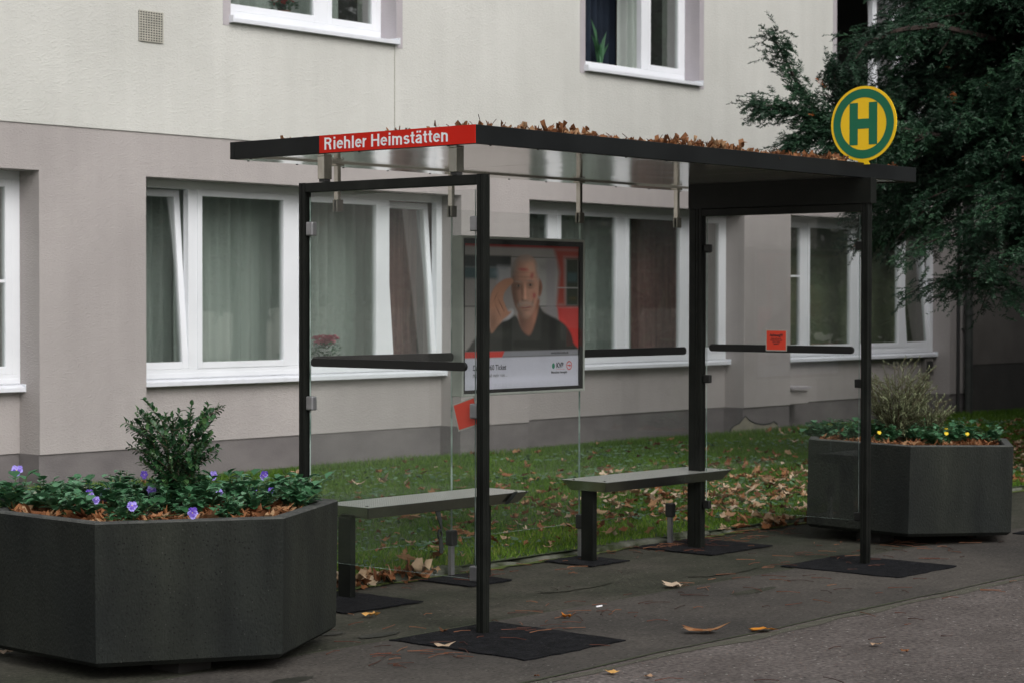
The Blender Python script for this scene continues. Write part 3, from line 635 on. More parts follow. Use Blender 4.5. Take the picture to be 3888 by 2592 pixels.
grotesk('Riehler Heimstätten', .0610, (RX0 - .0035, 7.535, RZ0 + .0165), (0, -1, 0), (0, 0, 1), M_letter, ns, 1.30)
# near end frame
def endframe(xa, xb, m, rail_m, near):
    yA, yB = 6.477, 6.522; yC, yD = 7.70, 7.745
    for (a, c) in ((yA, yB), (yC, yD)):
        p = MB(); gx0, gy0 = (xa + xb) / 2, (a + c) / 2; d_ = .004; h_ = .0045
        p.prism([(xa, a), (gx0 - h_, a), (gx0 - h_, a + d_), (gx0 + h_, a + d_), (gx0 + h_, a), (xb, a), (xb, gy0 - h_), (xb - d_, gy0 - h_), (xb - d_, gy0 + h_), (xb, gy0 + h_), (xb, c), (xa, c), (xa, gy0 + h_), (xa + d_, gy0 + h_), (xa + d_, gy0 - h_), (xa, gy0 - h_)], (0, 0, -.05), (1, 0, 0), (0, 1, 0), (0, 0, 1), (2.185 if near else 2.175) + .05)
        p.build('post', M_black, sh, bevel=.0018, segs=2)
    tr = MB(); tr.box(xa + .001, xb - .001, yB, yC, 2.135 if near else 2.125, 2.184 if near else 2.174); tr.build('top_rail', M_black, sh, bevel=.005, segs=3)
endframe(7.31, 7.355, M_black, M_rail, True); endframe(10.79, 10.84, M_black, M_rail, False)
# far end: header box, gutter post
MB().prism([(6.455, 2.1745), (7.80, 2.1745), (7.80, RZ0 + .0055), (6.548, RZ0 + .0055), (6.548, RZ0 - .0015), (6.455, RZ0 - .0015)], (10.785, 0, 0), (0, 1, 0), (0, 0, 1), (1, 0, 0), .065).build('header', M_black, sh, bevel=.0015)
MB().box(10.792, 10.85, 7.748, 7.80, -.05, 2.1735).build('post', M_black, sh, bevel=.004)
# brackets carrying the roof on the near frame
for y0 in (7.553, 6.648):
    q = MB(); q.box(7.305, 7.36, y0, y0 + .048, 2.20, RZ0 - .001); q.box(7.303, 7.362, y0 - .002, y0 + .05, RZ0 - .014, RZ0 - .0105); k_ = q.build('roof_bracket', M_steel, sh, bevel=.003)
    MB().box(7.312, 7.353, y0 + .004, y0 + .044, 2.186, 2.20).build('spacer', M_dark, k_)
def pane(x0, x1, y0, y1, z0, z1, name='glass_pane', thin='x'):
    """thin box: clear faces, green edges"""
    b = MB(); vs = [(x0, y0, z0), (x1, y0, z0), (x1, y1, z0), (x0, y1, z0), (x0, y0, z1), (x1, y0, z1), (x1, y1, z1), (x0, y1, z1)]
    fs = {'d': (0, 3, 2, 1), 't': (4, 5, 6, 7), 'f': (0, 1, 5, 4), 'r': (1, 2, 6, 5), 'b': (2, 3, 7, 6), 'l': (3, 0, 4, 7)}
    clear = 'lr' if thin == 'x' else 'fb'
    for k, f in fs.items():
        b.add(vs, [f], 0 if k in clear else 1)
    return b.build(name, [M_glass, M_edge], sh)
g1 = pane(7.329, 7.337, 6.548, 7.684, .256, 2.113); g2 = pane(10.812, 10.82, 6.548, 7.674, .262, 2.11)
YG = 8.02; gx = [7.61, 8.775, 9.948, 11.11]; gp = []
for a, c in zip(gx[:-1], gx[1:]): gp.append(pane(a + .003, c - .003, YG - .004, YG + .004, .212, 2.108, thin='y'))
def clip(xc, yc, zc, m, dx=.019, dy=.024, dz=.036):
    MB().box(xc - dx, xc + dx, yc - dy, yc + dy, zc - dz, zc + dz).build('glass_clip', m, sh, bevel=.007, segs=3)
for z in (1.95, 1.06, .285): clip(7.333, 6.548, z, M_clip); clip(7.333, 7.676, z, M_clip)
for z in (1.92, 1.09, .285): clip(10.816, 6.548, z, M_rail, .016, .026, .026); clip(10.816, 7.668, z, M_rail, .016, .026, .026)
def rail(p0, p1, h, th, nrm):
    """flat bar with half-round ends, on edge"""
    p0 = Vector(p0); p1 = Vector(p1); d = (p1 - p0); L = d.length; d.normalize(); rr = h / 2; pl = []
    for k in range(13): a = PI / 2 + PI * k / 12; pl.append((rr + rr * math.cos(a), rr * math.sin(a)))
    for k in range(13): a = -PI / 2 + PI * k / 12; pl.append((L - rr + rr * math.cos(a), rr * math.sin(a)))
    MB().prism(pl, p0, d, (0, 0, 1), nrm, th).build('leaning_rail', M_rail, sh, bevel=.004)
rail((7.326, 6.592, 1.27), (7.326, 7.655, 1.27), .042, .018, (-1, 0, 0)); rail((10.81, 6.578, 1.29), (10.81, 7.64, 1.29), .046, .018, (-1, 0, 0))
rail((7.66, YG - .006, 1.262), (8.765, YG - .006, 1.262), .05, .018, (0, -1, 0))
rail((9.9, YG - .006, 1.26), (11.04, YG - .006, 1.26), .05, .018, (0, -1, 0))
# glass hangers and ground supports of the rear panes
for xc in (7.86, 8.775, 9.948, 10.965):
    hgr = MB(); wd = .012; hgr.box(xc - wd, xc + wd, YG - .012, YG + .02, 2.115, RZ0 - .003); hgr.box(xc - .03, xc + .03, YG - .02, YG + .03, RZ0 - .016, RZ0 - .004)
    hh = hgr.build('glass_hanger', M_steel, sh, bevel=.002)
    MB().box(xc - .022, xc + .022, YG - .020, YG - .005, 2.065, 2.13).box(xc - .022, xc + .022, YG + .005, YG + .020, 2.065, 2.13).build('clamp', M_clamp, hh, bevel=.003)
for xc in (7.80, 8.775, 9.965, 10.90):
    s_ = MB(); s_.box(xc - .014, xc + .014, YG - .012, YG + .016, -.05, .19); ss = s_.build('glass_support', M_clip, sh, bevel=.002)
    MB().box(xc - .026, xc + .026, YG - .026, YG + .026, .175, .265).build('clamp', M_dark, ss, bevel=.008)

# poster display case
pc = thing('poster_case', (9.33, 7.99, 1.5), 'poster display case showing a smiling older man, hung on the rear glass of the shelter', 'display case')
PX0, PX1, PZ0, PZ1, PYF, PYB = 8.765, 9.89, 1.035, 1.959, 7.93, 8.01
c_ = MB(); fw = .016
c_.box(PX0, PX0 + fw, PYF, PYB, PZ0, PZ1); c_.box(PX1 - fw, PX1, PYF, PYB, PZ0, PZ1); c_.box(PX0 + fw, PX1 - fw, PYF, PYB, PZ0, PZ0 + fw); c_.box(PX0 + fw, PX1 - fw, PYF, PYB, PZ1 - fw, PZ1)
c_.box(PX0 + fw, PX1 - fw, PYB - .012, PYB, PZ0 + fw, PZ1 - fw)
c_.build('case', M_caset, pc, bevel=.004)
ix0, ix1, iz0, iz1 = PX0 + fw, PX1 - fw, PZ0 + fw, PZ1 - fw
g_ = MB(); kw = .028
for q in ((ix0, ix0 + .012, iz0, iz1), (ix1 - .028, ix1, iz0, iz1), (ix0 + .012, ix1 - .028, iz0, iz0 + .02), (ix0 + .012, ix1 - .028, iz1 - kw, iz1)): g_.box(q[0], q[1], PYF + .004, PYF + .016, q[2], q[3])
g_.build('gasket', M_rail, pc)
MB().add([(ix0, PYF + .003, iz0), (ix1, PYF + .003, iz0), (ix1, PYF + .003, iz1), (ix0, PYF + .003, iz1)], [(0, 1, 2, 3)]).build('glazing', M_pglass, pc)
QX0, QX1, QZ0, QZ1 = ix0 + .006, ix1 - .012, iz0 + .008, iz1 - .012
def pm(c, rr=.7): return mat('poster_ink', c, tuple(min(1, q * 1.12) for q in c), 7, rr)
# the printed picture: a fine grid of ink colours worked out from soft shapes (a smiling grey-haired man, hand at his temple)
NU, NV = 230, 190
U, Vv = np.meshgrid(np.linspace(0, 1, NU), np.linspace(0, 1, NV)); INK = np.zeros((NV, NU, 3)) + np.array((.29, .265, .26)); AS = .82
def pmask(pts, w=.006):
    n = len(pts); ins = np.zeros(U.shape, bool); dm = np.full(U.shape, 9.)
    for i in range(n):
        x0, y0 = pts[i]; x1, y1 = pts[(i + 1) % n]
        if y0 != y1:
            c = ((y0 > Vv) != (y1 > Vv)) & (U < (x1 - x0) * (Vv - y0) / (y1 - y0) + x0); ins ^= c
        dx, dy = x1 - x0, (y1 - y0) * AS; t = np.clip(((U - x0) * dx + (Vv - y0) * AS * dy) / (dx * dx + dy * dy + 1e-12), 0, 1); dm = np.minimum(dm, np.hypot(U - x0 - t * dx, (Vv - y0) * AS - t * dy))
    return np.clip(.5 + np.where(ins, dm, -dm) / w / 2, 0, 1)
def spline(pts, k=5):
    """closed Catmull-Rom, so that outlines come out rounded"""
    P_ = [np.array(p, float) for p in pts]; n = len(P_); out = []
    for i in range(n):
        a, b_, c, d = P_[i - 1], P_[i], P_[(i + 1) % n], P_[(i + 2) % n]
        for j in range(k): t = j / k; out.append(tuple(.5 * ((2 * b_) + (c - a) * t + (2 * a - 5 * b_ + 4 * c - d) * t * t + (3 * b_ - a - 3 * c + d) * t ** 3)))
    return out
def put(col, m): INK[:] = INK * (1 - m[..., None]) + (col if isinstance(col, np.ndarray) and col.ndim == 3 else np.array(col)) * m[..., None]
def G2(cx, cy, rx, ry, rot=0, p=2.):
    a, c = U - cx, (Vv - cy); x = (a * math.cos(rot) + c * math.sin(rot)) / rx; y = (-a * math.sin(rot) + c * math.cos(rot)) / ry; return np.exp(-(np.abs(x) ** p + np.abs(y) ** p))
def mul(f, m): INK[:] = INK * (1 + (f - 1) * m[..., None])
def box_(x0, x1, y0, y1, w=.006): return pmask([(x0, y0), (x1, y0), (x1, y1), (x0, y1)], w)
put((.34, .32, .31), box_(-.1, 1.1, .03, .12, .03)); put((.30, .02, .018), box_(-.1, 1.1, -.1, .036))
put((.03, .035, .036), box_(-.1, .40, .095, .172)); put((.045, .085, .095), box_(-.1, .37, .172, .25, .01)); put((.15, .2, .23), G2(.28, .21, .05, .03)); put((.36, .36, .38), box_(.29, .42, .17, .29, .02))
put((.40, .39, .385), box_(.60, .80, .10, .44, .012)); mul(.75, G2(.70, .16, .10, .04)); put((.02, .02, .02), box_(-.1, .36, .432, .437, .003)); put((.02, .02, .02), box_(.62, 1.1, .432, .437, .003)); put((.03, .03, .03), box_(.4, 1.1, .098, .102, .003))
put((.36, .055, .035), pmask([(.77, .035), (1.1, .035), (1.1, .10), (.86, .10), (.87, .43), (.79, .43), (.82, .2)], .02)); put((.55, .03, .025), pmask([(.80, .44), (1.1, .44), (1.1, .735), (.84, .735)], .012))
put((.025, .035, .022), box_(.88, .985, .103, .43, .01)); put((.04, .085, .09), box_(.89, .975, .20, .265, .01)); put((.45, .45, .45), box_(.80, .985, .303, .309, .003)); put((.06, .05, .01), G2(.94, .38, .04, .015)); put((.30, .28, .3), box_(.70, .785, .10, .735, .014) * .75)
sh = spline([(.045, .80), (.06, .70), (.13, .63), (.23, .575), (.30, .535), (.38, .52), (.44, .50), (.50, .575), (.57, .55), (.63, .435), (.68, .475), (.76, .51), (.85, .55), (.91, .61), (.94, .68), (.95, .80)])
put((.019, .020, .017), pmask(sh, .008)); mul(2.0, G2(.30, .62, .1, .03)); mul(.5, box_(.73, .79, .52, .735, .01)); mul(1.7, G2(.84, .60, .03, .06))
put((.48, .48, .52), pmask(spline([(.24, .575), (.29, .51), (.36, .47), (.41, .455), (.42, .485), (.38, .52), (.31, .54)]), .01))
nk = pmask(spline([(.475, .46), (.63, .38), (.635, .45), (.605, .55), (.56, .63), (.50, .60), (.465, .53)]), .01); put((.30, .13, .085), nk); mul(.5, nk * G2(.49, .54, .05, .08)); mul(1.5, nk * G2(.60, .50, .025, .07))
put((.33, .15, .10), pmask(spline([(.635, .25), (.655, .26), (.668, .30), (.658, .35), (.64, .37), (.628, .34)]), .007)); mul(.55, G2(.645, .31, .009, .03))
hd = pmask(spline([(.51, .088), (.565, .093), (.61, .125), (.632, .18), (.638, .25), (.634, .33), (.622, .40), (.598, .46), (.565, .508), (.53, .525), (.49, .508), (.445, .455), (.418, .39), (.402, .32), (.40, .24), (.412, .17), (.452, .108)]), .008)
X_, Y_ = (U - .52) / .135, (Vv - .29) / .25; Z_ = np.sqrt(np.clip(1 - X_ ** 2 - Y_ ** 2, 0, 1)); Lt = np.clip(.22 + .62 * np.clip(.62 * X_ - .25 * Y_ + .72 * Z_, 0, 1.2), 0, 1.1)
skin = np.array((.80, .43, .31)) * (Lt[..., None] * .9 + .1); put(skin, hd)
put((.30, .28, .26), hd * np.clip(G2(.515, .085, .13, .05) + G2(.42, .15, .03, .07) + G2(.622, .16, .022, .07), 0, 1) * .75); put((.40, .38, .37), G2(.632, .19, .012, .055) * .9); put((.22, .20, .19), G2(.408, .19, .012, .06) * .9)
mul(1.35, hd * G2(.56, .17, .05, .05)); mul(.62, hd * G2(.43, .36, .035, .13)); mul(.8, hd * G2(.52, .235, .09, .006)); mul(.84, hd * G2(.52, .205, .08, .005)); mul(.85, hd * G2(.52, .255, .012, .02))
for ex_, ey_, k in ((.563, .288, 1.), (.462, .295, .8)):
    mul(.42, G2(ex_, ey_, .032, .019, 0, 2)); put((.35, .27, .24), G2(ex_, ey_ + .001, .017, .006, 0, 3) * .7); put((.03, .025, .02), G2(ex_, ey_ + .001, .008, .008, 0, 3)); put((.30, .25, .22), G2(ex_, ey_ - .027, .03, .006, .05, 2) * .7); mul(.7, G2(ex_, ey_ + .022, .024, .006))
mul(.55, G2(.493, .335, .012, .05)); mul(1.5, G2(.519, .335, .010, .055)); mul(1.25, G2(.522, .378, .016, .013)); mul(.45, G2(.515, .398, .026, .006)); mul(.5, G2(.495, .39, .008, .008)); mul(.6, G2(.583, .41, .008, .03, .35)); mul(.6, G2(.462, .42, .008, .03, -.35))
put((.55, .22, .17), G2(.592, .355, .025, .025) * .5)
mst = pmask(spline([(.458, .430), (.478, .410), (.515, .404), (.55, .406), (.578, .413), (.586, .428), (.56, .425), (.52, .421), (.485, .432)]), .016); put((.40, .34, .30), mst * .8); mul(.7, mst * G2(.47, .43, .03, .02))
put((.22, .055, .045), G2(.525, .442, .042, .007, -.08, 3)); put((.5, .42, .38), G2(.528, .437, .026, .0028, -.05, 3) * .8); mul(.65, G2(.525, .462, .03, .006)); mul(1.25, G2(.54, .485, .03, .018)); mul(.7, hd * G2(.47, .49, .04, .03))
for kx, ky, a_, b_, ro in ((.577, .225, .014, .020, .4), (.505, .185, .040, .011, .05), (.597, .362, .013, .018, .2)): put((.46, .04, .06), G2(kx, ky, a_, b_, ro, 3) * .62)
hn = pmask(spline([(.235, .61), (.222, .50), (.235, .41), (.265, .35), (.305, .355), (.345, .42), (.375, .465), (.405, .468), (.375, .50), (.33, .53), (.285, .57)]), .008); put((.46, .23, .15), hn); mul(.55, hn * G2(.25, .55, .04, .08)); mul(1.3, hn * G2(.32, .42, .03, .05, -.6))
for f_ in ([(.228, .46), (.232, .36), (.27, .30), (.33, .258), (.40, .245), (.418, .272), (.375, .308), (.34, .35), (.32, .41)], [(.285, .375), (.305, .362), (.33, .39), (.352, .445), (.345, .468), (.325, .455)], [(.262, .40), (.28, .39), (.305, .44), (.325, .49), (.312, .50), (.288, .46)]):
    fm = pmask(spline(f_), .006); put((.40, .19, .12), fm); put((.56, .30, .2), fm * pmask(spline([(a + .006, c - .004) for a, c in f_]), .01) * .35)
for q in ((.318, .43, .004, .04, -.55), (.294, .47, .004, .04, -.5), (.272, .37, .003, .03, .5)): mul(.45, G2(*q))
put((.23, .23, .26), box_(-.1, .985, .735, .772, .003)); put((.56, .035, .025), pmask([(-.1, .735), (.345, .735), (.325, .776), (-.1, .776)], .003)); put((.50, .50, .585), box_(-.1, 1.1, .776, 1.1, .003))
mul(1.16, G2(.45, .93, .5, .03)); INK *= (1 + rng.normal(0, .025, INK.shape[:2]))[..., None]; INK = np.clip(INK * 1.22, .004, .9)
me = bpy.data.meshes.new('poster'); offp = wloc(pc); yp = PYF + .020
vs_ = [(QX0 + a * (QX1 - QX0) - offp.x, yp - offp.y, QZ1 - c * (QZ1 - QZ0) - offp.z) for a, c in zip(U.ravel(), Vv.ravel())]
me.from_pydata(vs_, [], [(j * NU + i, (j + 1) * NU + i, (j + 1) * NU + i + 1, j * NU + i + 1) for j in range(NV - 1) for i in range(NU - 1)])
at = me.attributes.new('ink', 'FLOAT_COLOR', 'POINT'); at.data.foreach_set('color', np.concatenate([INK.reshape(-1, 3), np.ones((NU * NV, 1))], 1).astype(np.float32).ravel())
M_ink2 = bpy.data.materials.new('printed_poster_paper'); M_ink2.use_nodes = True; n_ = M_ink2.node_tree.nodes
aa = n_.new('ShaderNodeAttribute'); aa.attribute_name = 'ink'; M_ink2.node_tree.links.new(aa.outputs['Color'], n_['Principled BSDF'].inputs['Base Color']); n_['Principled BSDF'].inputs['Roughness'].default_value = .6
me.materials.append(M_ink2); pst = bpy.data.objects.new('poster', me); C.objects.link(pst); pst.parent = pc
lay = [0]; yt = yp - .0006
def ptx(s, u, vv, size, m, **k): text(s, size, (QX0 + u * (QX1 - QX0), yt, QZ1 - vv * (QZ1 - QZ0)), (1, 0, 0), (0, 0, 1), m, 'lettering', pst, ext=.0002, **k)
M_tx = mat('poster_text_ink', (.04, .04, .05), rough=.7); M_txg = mat('poster_grey_text', (.14, .14, .15), rough=.7)
ptx('Das Aktiv60 Ticket', .085, .858, .044, M_tx, sx=.86, bold=.0006); ptx('Man kommt halt mehr rum ...', .085, .905, .030, M_txg, sx=.86)
ptx('www.kvb-koeln.de', .745, .763, .023, M_tx, sx=.95, bold=.0003); ptx('KVB', .79, .858, .043, M_tx, sx=.9, bold=.0016); ptx('Menschen bewegen', .745, .897, .0215, M_tx, sx=.9, bold=.0005)
lg = MB()
def ring(cx, cz, r0, r1, y, mi=0, n=36):
    vs = [(cx + r0 * math.cos(2 * PI * k / n), y, cz + r0 * math.sin(2 * PI * k / n)) for k in range(n)] + [(cx + r1 * math.cos(2 * PI * k / n), y, cz + r1 * math.sin(2 * PI * k / n)) for k in range(n)]
    lg.add(vs, [(k, (k + 1) % n, n + (k + 1) % n, n + k) for k in range(n)], mi)
lx = QX0 + .905 * (QX1 - QX0); lz = QZ1 - .845 * (QZ1 - QZ0); ring(lx, lz, .021, .027, yt)
for q in ([(-.017, .003), (.006, .003), (.006, -.003), (-.017, -.003)], [(0, .012), (.017, 0), (0, -.012), (.004, -.003), (.004, .003)]): lg.add([(lx + a, yt, lz + c) for a, c in q], [tuple(range(len(q)))])
lx2 = QX0 + .765 * (QX1 - QX0); n = 20; lg.add([(lx2 + .014 * math.cos(2 * PI * k / n), yt, lz + .017 * math.sin(2 * PI * k / n)) for k in range(n)], [tuple(range(n))], 1)
lg.box(QX0 + .79 * (QX1 - QX0), QX0 + .865 * (QX1 - QX0), yt, yt + .0001, lz - .022, lz - .0205)
lg.build('logo', [pm((.6, .04, .03)), pm((.02, .2, .12))], pst)

# H stop sign
hsn = thing('stop_sign', (10.8, 6.515, 2.41), 'round yellow and green bus stop sign with a green H above the roof edge', 'sign')
HC = Vector((10.8, 6.515, 2.652))
def disc(rad, x0, x1, name, m, parent=hsn, n=64):
    b = MB(); b.prism([(rad * math.cos(2 * PI * k / n), rad * math.sin(2 * PI * k / n)) for k in range(n)], (x0, HC.y, HC.z), (0, -1, 0), (0, 0, 1), (1, 0, 0), x1 - x0)
    return b.build(name, m, parent)
plate = disc(.2265, 10.797, 10.803, 'plate', M_yel)
MB().prism([(-.045, -.20), (.045, -.20), (.035, -.228), (.043, -.245), (-.043, -.245), (-.035, -.228)], (10.7975, HC.y, HC.z), (0, -1, 0), (0, 0, 1), (1, 0, 0), .005).build('mounting_tab', M_yel, hsn)
for sgn in (-1, 1):
    rb = MB(); x = 10.797 - .0012 if sgn < 0 else 10.8042; n = 64
    for r0, r1 in ((.158, .210),):
        vs = [(x, HC.y + q * math.cos(2 * PI * k / n), HC.z + q * math.sin(2 * PI * k / n)) for q in (r0, r1) for k in range(n)]
        rb.add(vs, [(k, (k + 1) % n, n + (k + 1) % n, n + k) for k in range(n)])
    rb.build('green_ring', M_grn, hsn)
    hb = MB()
    for a0, a1, c0, c1 in ((-.096, -.038, -.127, .127), (.038, .096, -.127, .127), (-.038, .038, -.03, .03)): hb.add([(x, HC.y + a0, HC.z + c0), (x, HC.y + a1, HC.z + c0), (x, HC.y + a1, HC.z + c1), (x, HC.y + a0, HC.z + c1)], [(0, 1, 2, 3)])
    hb.build('letter', M_grn, hsn)

# red paper notices taped to the glass
def notice(pts, x, label, tx=None):
    t = thing('notice', (x, sum(p[0] for p in pts) / 4, sum(p[1] for p in pts) / 4), label, 'notice')
    cy = sum(p[0] for p in pts) / 4; cz = sum(p[1] for p in pts) / 4
    MB().prism([(p[0] - cy, p[1] - cz) for p in pts], (x, cy, cz), (0, 1, 0), (0, 0, 1), (1, 0, 0), .0006).build('laminate', M_notem, t)
    MB().prism([((p[0] - cy) * .9, (p[1] - cz) * .9) for p in pts], (x - .0006, cy, cz), (0, 1, 0), (0, 0, 1), (1, 0, 0), .0018).build('paper', M_note, t)
    if tx:
        text('Achtung!!!', .023, (x - .001, cy, cz + .024), (0, -1, 0), (0, 0, 1), M_ink, 'lettering', t, bold=.0005, align='CENTER')
        for i, s in enumerate(('Bitte nicht an die', 'Scheiben lehnen und', 'keine Zettel', 'ankleben')): text(s, .0105, (x - .001, cy, cz + .008 - i * .011), (0, -1, 0), (0, 0, 1), M_ink, 'lettering', t, align='CENTER')
notice([(6.704, 1.085), (6.56, 1.13), (6.53, .995), (6.664, .957)], 7.340, 'tilted blank red notice taped to the near end glass beside the front post')
notice([(7.205, 1.408), (7.048, 1.408), (7.048, 1.277), (7.205, 1.277)], 10.788, 'small red notice headed Achtung on the far end glass', True)

# benches
def bench(xc, legs, label):
    t = thing('bench', (xc, 7.82, 0), label, 'bench', 'steel benches in the shelter')
    x0, x1, y0, y1, zt, zb = xc - .655, xc + .655, 7.635, 7.995, .497, .432; ins = .045
    b = MB(); c = .006
    top = [(x0, y0, zt), (x1, y0, zt), (x1, y1, zt), (x0, y1, zt)]; bot = [(x0 + ins, y0 + ins, zb), (x1 - ins, y0 + ins, zb), (x1 - ins, y1 - ins, zb), (x0 + ins, y1 - ins, zb)]
    b.add(top, [(0, 1, 2, 3)], 1); b.add(top + bot, [(0, 4, 5, 1), (1, 5, 6, 2), (2, 6, 7, 3), (3, 7, 4, 0), (4, 7, 6, 5)], 0)
    s = b.build('seat', [M_seat, M_perf], t, bevel=.005, segs=3)
    r = MB()
    for ax in (x0 + .05, x1 - .05):
        for ay in (y0 + .06, y1 - .06): r.tube([(ax, ay, zt), (ax, ay, zt + .003)], [.011, .008], 12)
    r.build('rivet', M_steel, s)
    for lx in legs: MB().box(lx - .02, lx + .02, 7.795, 7.89, -.05, zb + .001).build('leg', M_black, t, bevel=.004)
    return t
bA = bench(8.36, (7.752, 8.845), 'nearer perforated steel bench, partly hidden by the near planter, with a strap tied under it'); bB = bench(10.39, (9.823, 10.927), 'farther perforated steel bench under the right half of the roof')
st = MB(); P0 = [(8.30, 7.69, .44), (8.30, 7.675, .40), (8.308, 7.67, .36), (8.312, 7.67, .335)]
for i in range(len(P0) - 1):
    a = Vector(P0[i]); c = Vector(P0[i + 1]); wa = .02 - .005 * i; wb = .02 - .005 * (i + 1)
    st.add([a + Vector((-wa, 0, 0)), a + Vector((wa, 0, 0)), c + Vector((wb, 0, 0)), c + Vector((-wb, 0, 0)), a + Vector((-wa, .006, 0)), a + Vector((wa, .006, 0)), c + Vector((wb, .006, 0)), c + Vector((-wb, .006, 0))], [(0, 1, 2, 3), (7, 6, 5, 4), (0, 3, 7, 4), (1, 5, 6, 2)])
for k in range(14):
    a0 = 2 * PI * k / 14; a1 = 2 * PI * (k + 1) / 14; f = lambda a, rr: (8.306 + rr * math.cos(a) * .6, 7.672, .305 + rr * math.sin(a))
    st.add([f(a0, .03), f(a1, .03), f(a1, .018), f(a0, .018), *[(q[0], q[1] + .01, q[2]) for q in (f(a0, .03), f(a1, .03), f(a1, .018), f(a0, .018))]], [(0, 1, 2, 3), (7, 6, 5, 4), (0, 4, 5, 1), (3, 2, 6, 7)])
st.add([(8.292, 7.668, .29), (8.312, 7.668, .285), (8.322, 7.664, .24), (8.314, 7.664, .20), (8.292, 7.664, .205), (8.29, 7.666, .25)] + [(a, c + .006, d) for a, c, d in ((8.292, 7.668, .29), (8.312, 7.668, .285), (8.322, 7.664, .24), (8.314, 7.664, .20), (8.292, 7.664, .205), (8.29, 7.666, .25))], [(0, 1, 2, 3, 4, 5), (11, 10, 9, 8, 7, 6)] + [(k, 6 + k, 6 + (k + 1) % 6, (k + 1) % 6) for k in range(6)])
st.tube([(9.0 - .02, 7.63, .50), (9.0 - .02, 7.625, .49)], .004, 6)
tag(st.build('strap', M_cloth), 'dark knotted strap dangling under the nearer bench', 'strap')
bd = MB(); bd.add([(8.86, 7.628, .5005), (8.90, 7.628, .5005), (8.87, 7.674, .431), (8.83, 7.674, .431), (8.86, 7.632, .503), (8.90, 7.632, .503)], [(0, 1, 2, 3), (0, 4, 5, 1)])
bd.v = [(x, y - .006, z) for x, y, z in bd.v]; bd.build('band', M_cloth, bA)

# ================================================================== PLANTERS
def planter(cx, cy, s, a0, zb, zt, tp, label, tilt=0):
    t = thing('planter', (cx, cy, 0), label, 'planter', 'hexagonal concrete planters beside the shelter')
    t_ = .062; ang = [a0 + i * PI / 3 for i in range(6)]
    def ringp(rr, z): return [(cx + rr * math.cos(a), cy + rr * math.sin(a), z) for a in ang]
    b = MB(); cb = .022; prof = [(s * tp - cb * 1.4, zb), (s * tp, zb + cb), (s, zt - .007), (s - .007, zt), (s - t_, zt), (s - t_ - .008, zt - .012), (s - t_ - .008, zt - .16)]
    vs = [p for rr, z in prof for p in ringp(rr, z)]; n = 6
    for i in range(len(prof) - 1):
        mi = 1 if i in (2, 3, 4) else 0
        b.add(vs, [(i * n + k, i * n + (k + 1) % n, (i + 1) * n + (k + 1) % n, (i + 1) * n + k) for k in range(n)], mi)
    b.add(ringp(prof[0][0], zb), [tuple(range(6))[::-1]])
    sh_ = b.build('shell', [M_concrete, M_rim], t, bevel=0)
    b = MB(); N = 40; rs = s - t_ - .004
    vs = [(cx, cy, zt - .035)]; fs = []
    for j in range(1, 6):
        for k in range(36):
            a = 2 * PI * k / 36; loc = (a - a0) % (PI / 3) - PI / 6; hexr = rs * math.cos(PI / 6) / math.cos(loc)
            vs.append((cx + hexr * j / 5 * math.cos(a), cy + hexr * j / 5 * math.sin(a), zt - .055 + .03 * (1 - (j / 5) ** 2) + random.uniform(-.008, .008)))
    for k in range(36): fs.append((0, 1 + k, 1 + (k + 1) % 36))
    for j in range(4):
        for k in range(36): a = 1 + j * 36 + k; c = 1 + j * 36 + (k + 1) % 36; fs.append((a, a + 36, c + 36, c))
    b.add(vs, fs); b.build('soil', M_soil, t)
    b = MB()
    for k in range(3):
        a = a0 + PI / 6 + k * 2 * PI / 3; px, py = cx + s * .55 * math.cos(a), cy + s * .55 * math.sin(a); MB().box(px - .09, px + .09, py - .09, py + .09, -.02, zb + .001).build('foot', M_foot, t)
    if tilt: t.rotation_mode = 'QUATERNION'; t.rotation_quaternion = Matrix.Rotation(tilt, 3, v).to_quaternion()
    return t
P1 = (6.03, 7.26, .796, R(208.82), .055, .663); P2 = (12.385, 7.115, .770, R(150.2), .065, .656)
planter(*P1, .988, 'nearer hexagonal dark concrete planter with violet pansies and a box shrub'); tl2 = R(1.3)
planter(*P2, .998, 'farther hexagonal dark concrete planter with yellow pansies and a feathery shrub', tl2)
def tz(x, y, P):   # height change of the tilted far planter's rim at x, y
    return -(((x - P[0]) * r_.x + (y - P[1]) * r_.y)) * math.tan(tl2) if P is P2 else 0
# leaf litter lying in the planters
FLATS = [leaf_template(60 + i, 3 + i % 3, .25 + .2 * (i % 3), 1.5 + .4 * (i % 3), .6) for i in range(6)]
def litter(P, n, label, smin, smax, inner, seedz=0):
    cx, cy, s, a0 = P[:4]; pos = []
    while len(pos) < n:
        a = rng.uniform(0, 2 * PI); loc = (a - a0) % (PI / 3) - PI / 6; hexr = (s - .10) * math.cos(PI / 6) / math.cos(loc); q = math.sqrt(rng.uniform(inner ** 2, 1)) * hexr
        x, y = cx + q * math.cos(a), cy + q * math.sin(a); pos.append((x, y, P[5] - .042 + rng.uniform(0, .032) + tz(x, y, P)))
    V, F, T = scatter(FLATS, np.array(pos), rng.uniform(smin, smax, n), .5, rng.uniform(.2, .85, n))
    tag(arr_obj('leaf_litter', V, F, T, M_leaf), label, 'leaf litter', kind='stuff')
litter(P1, 900, 'curled brown leaves lying among the violet pansies', .03, .07, .4); litter(P2, 800, 'curled brown leaves lying among the yellow pansies', .03, .07, .4)

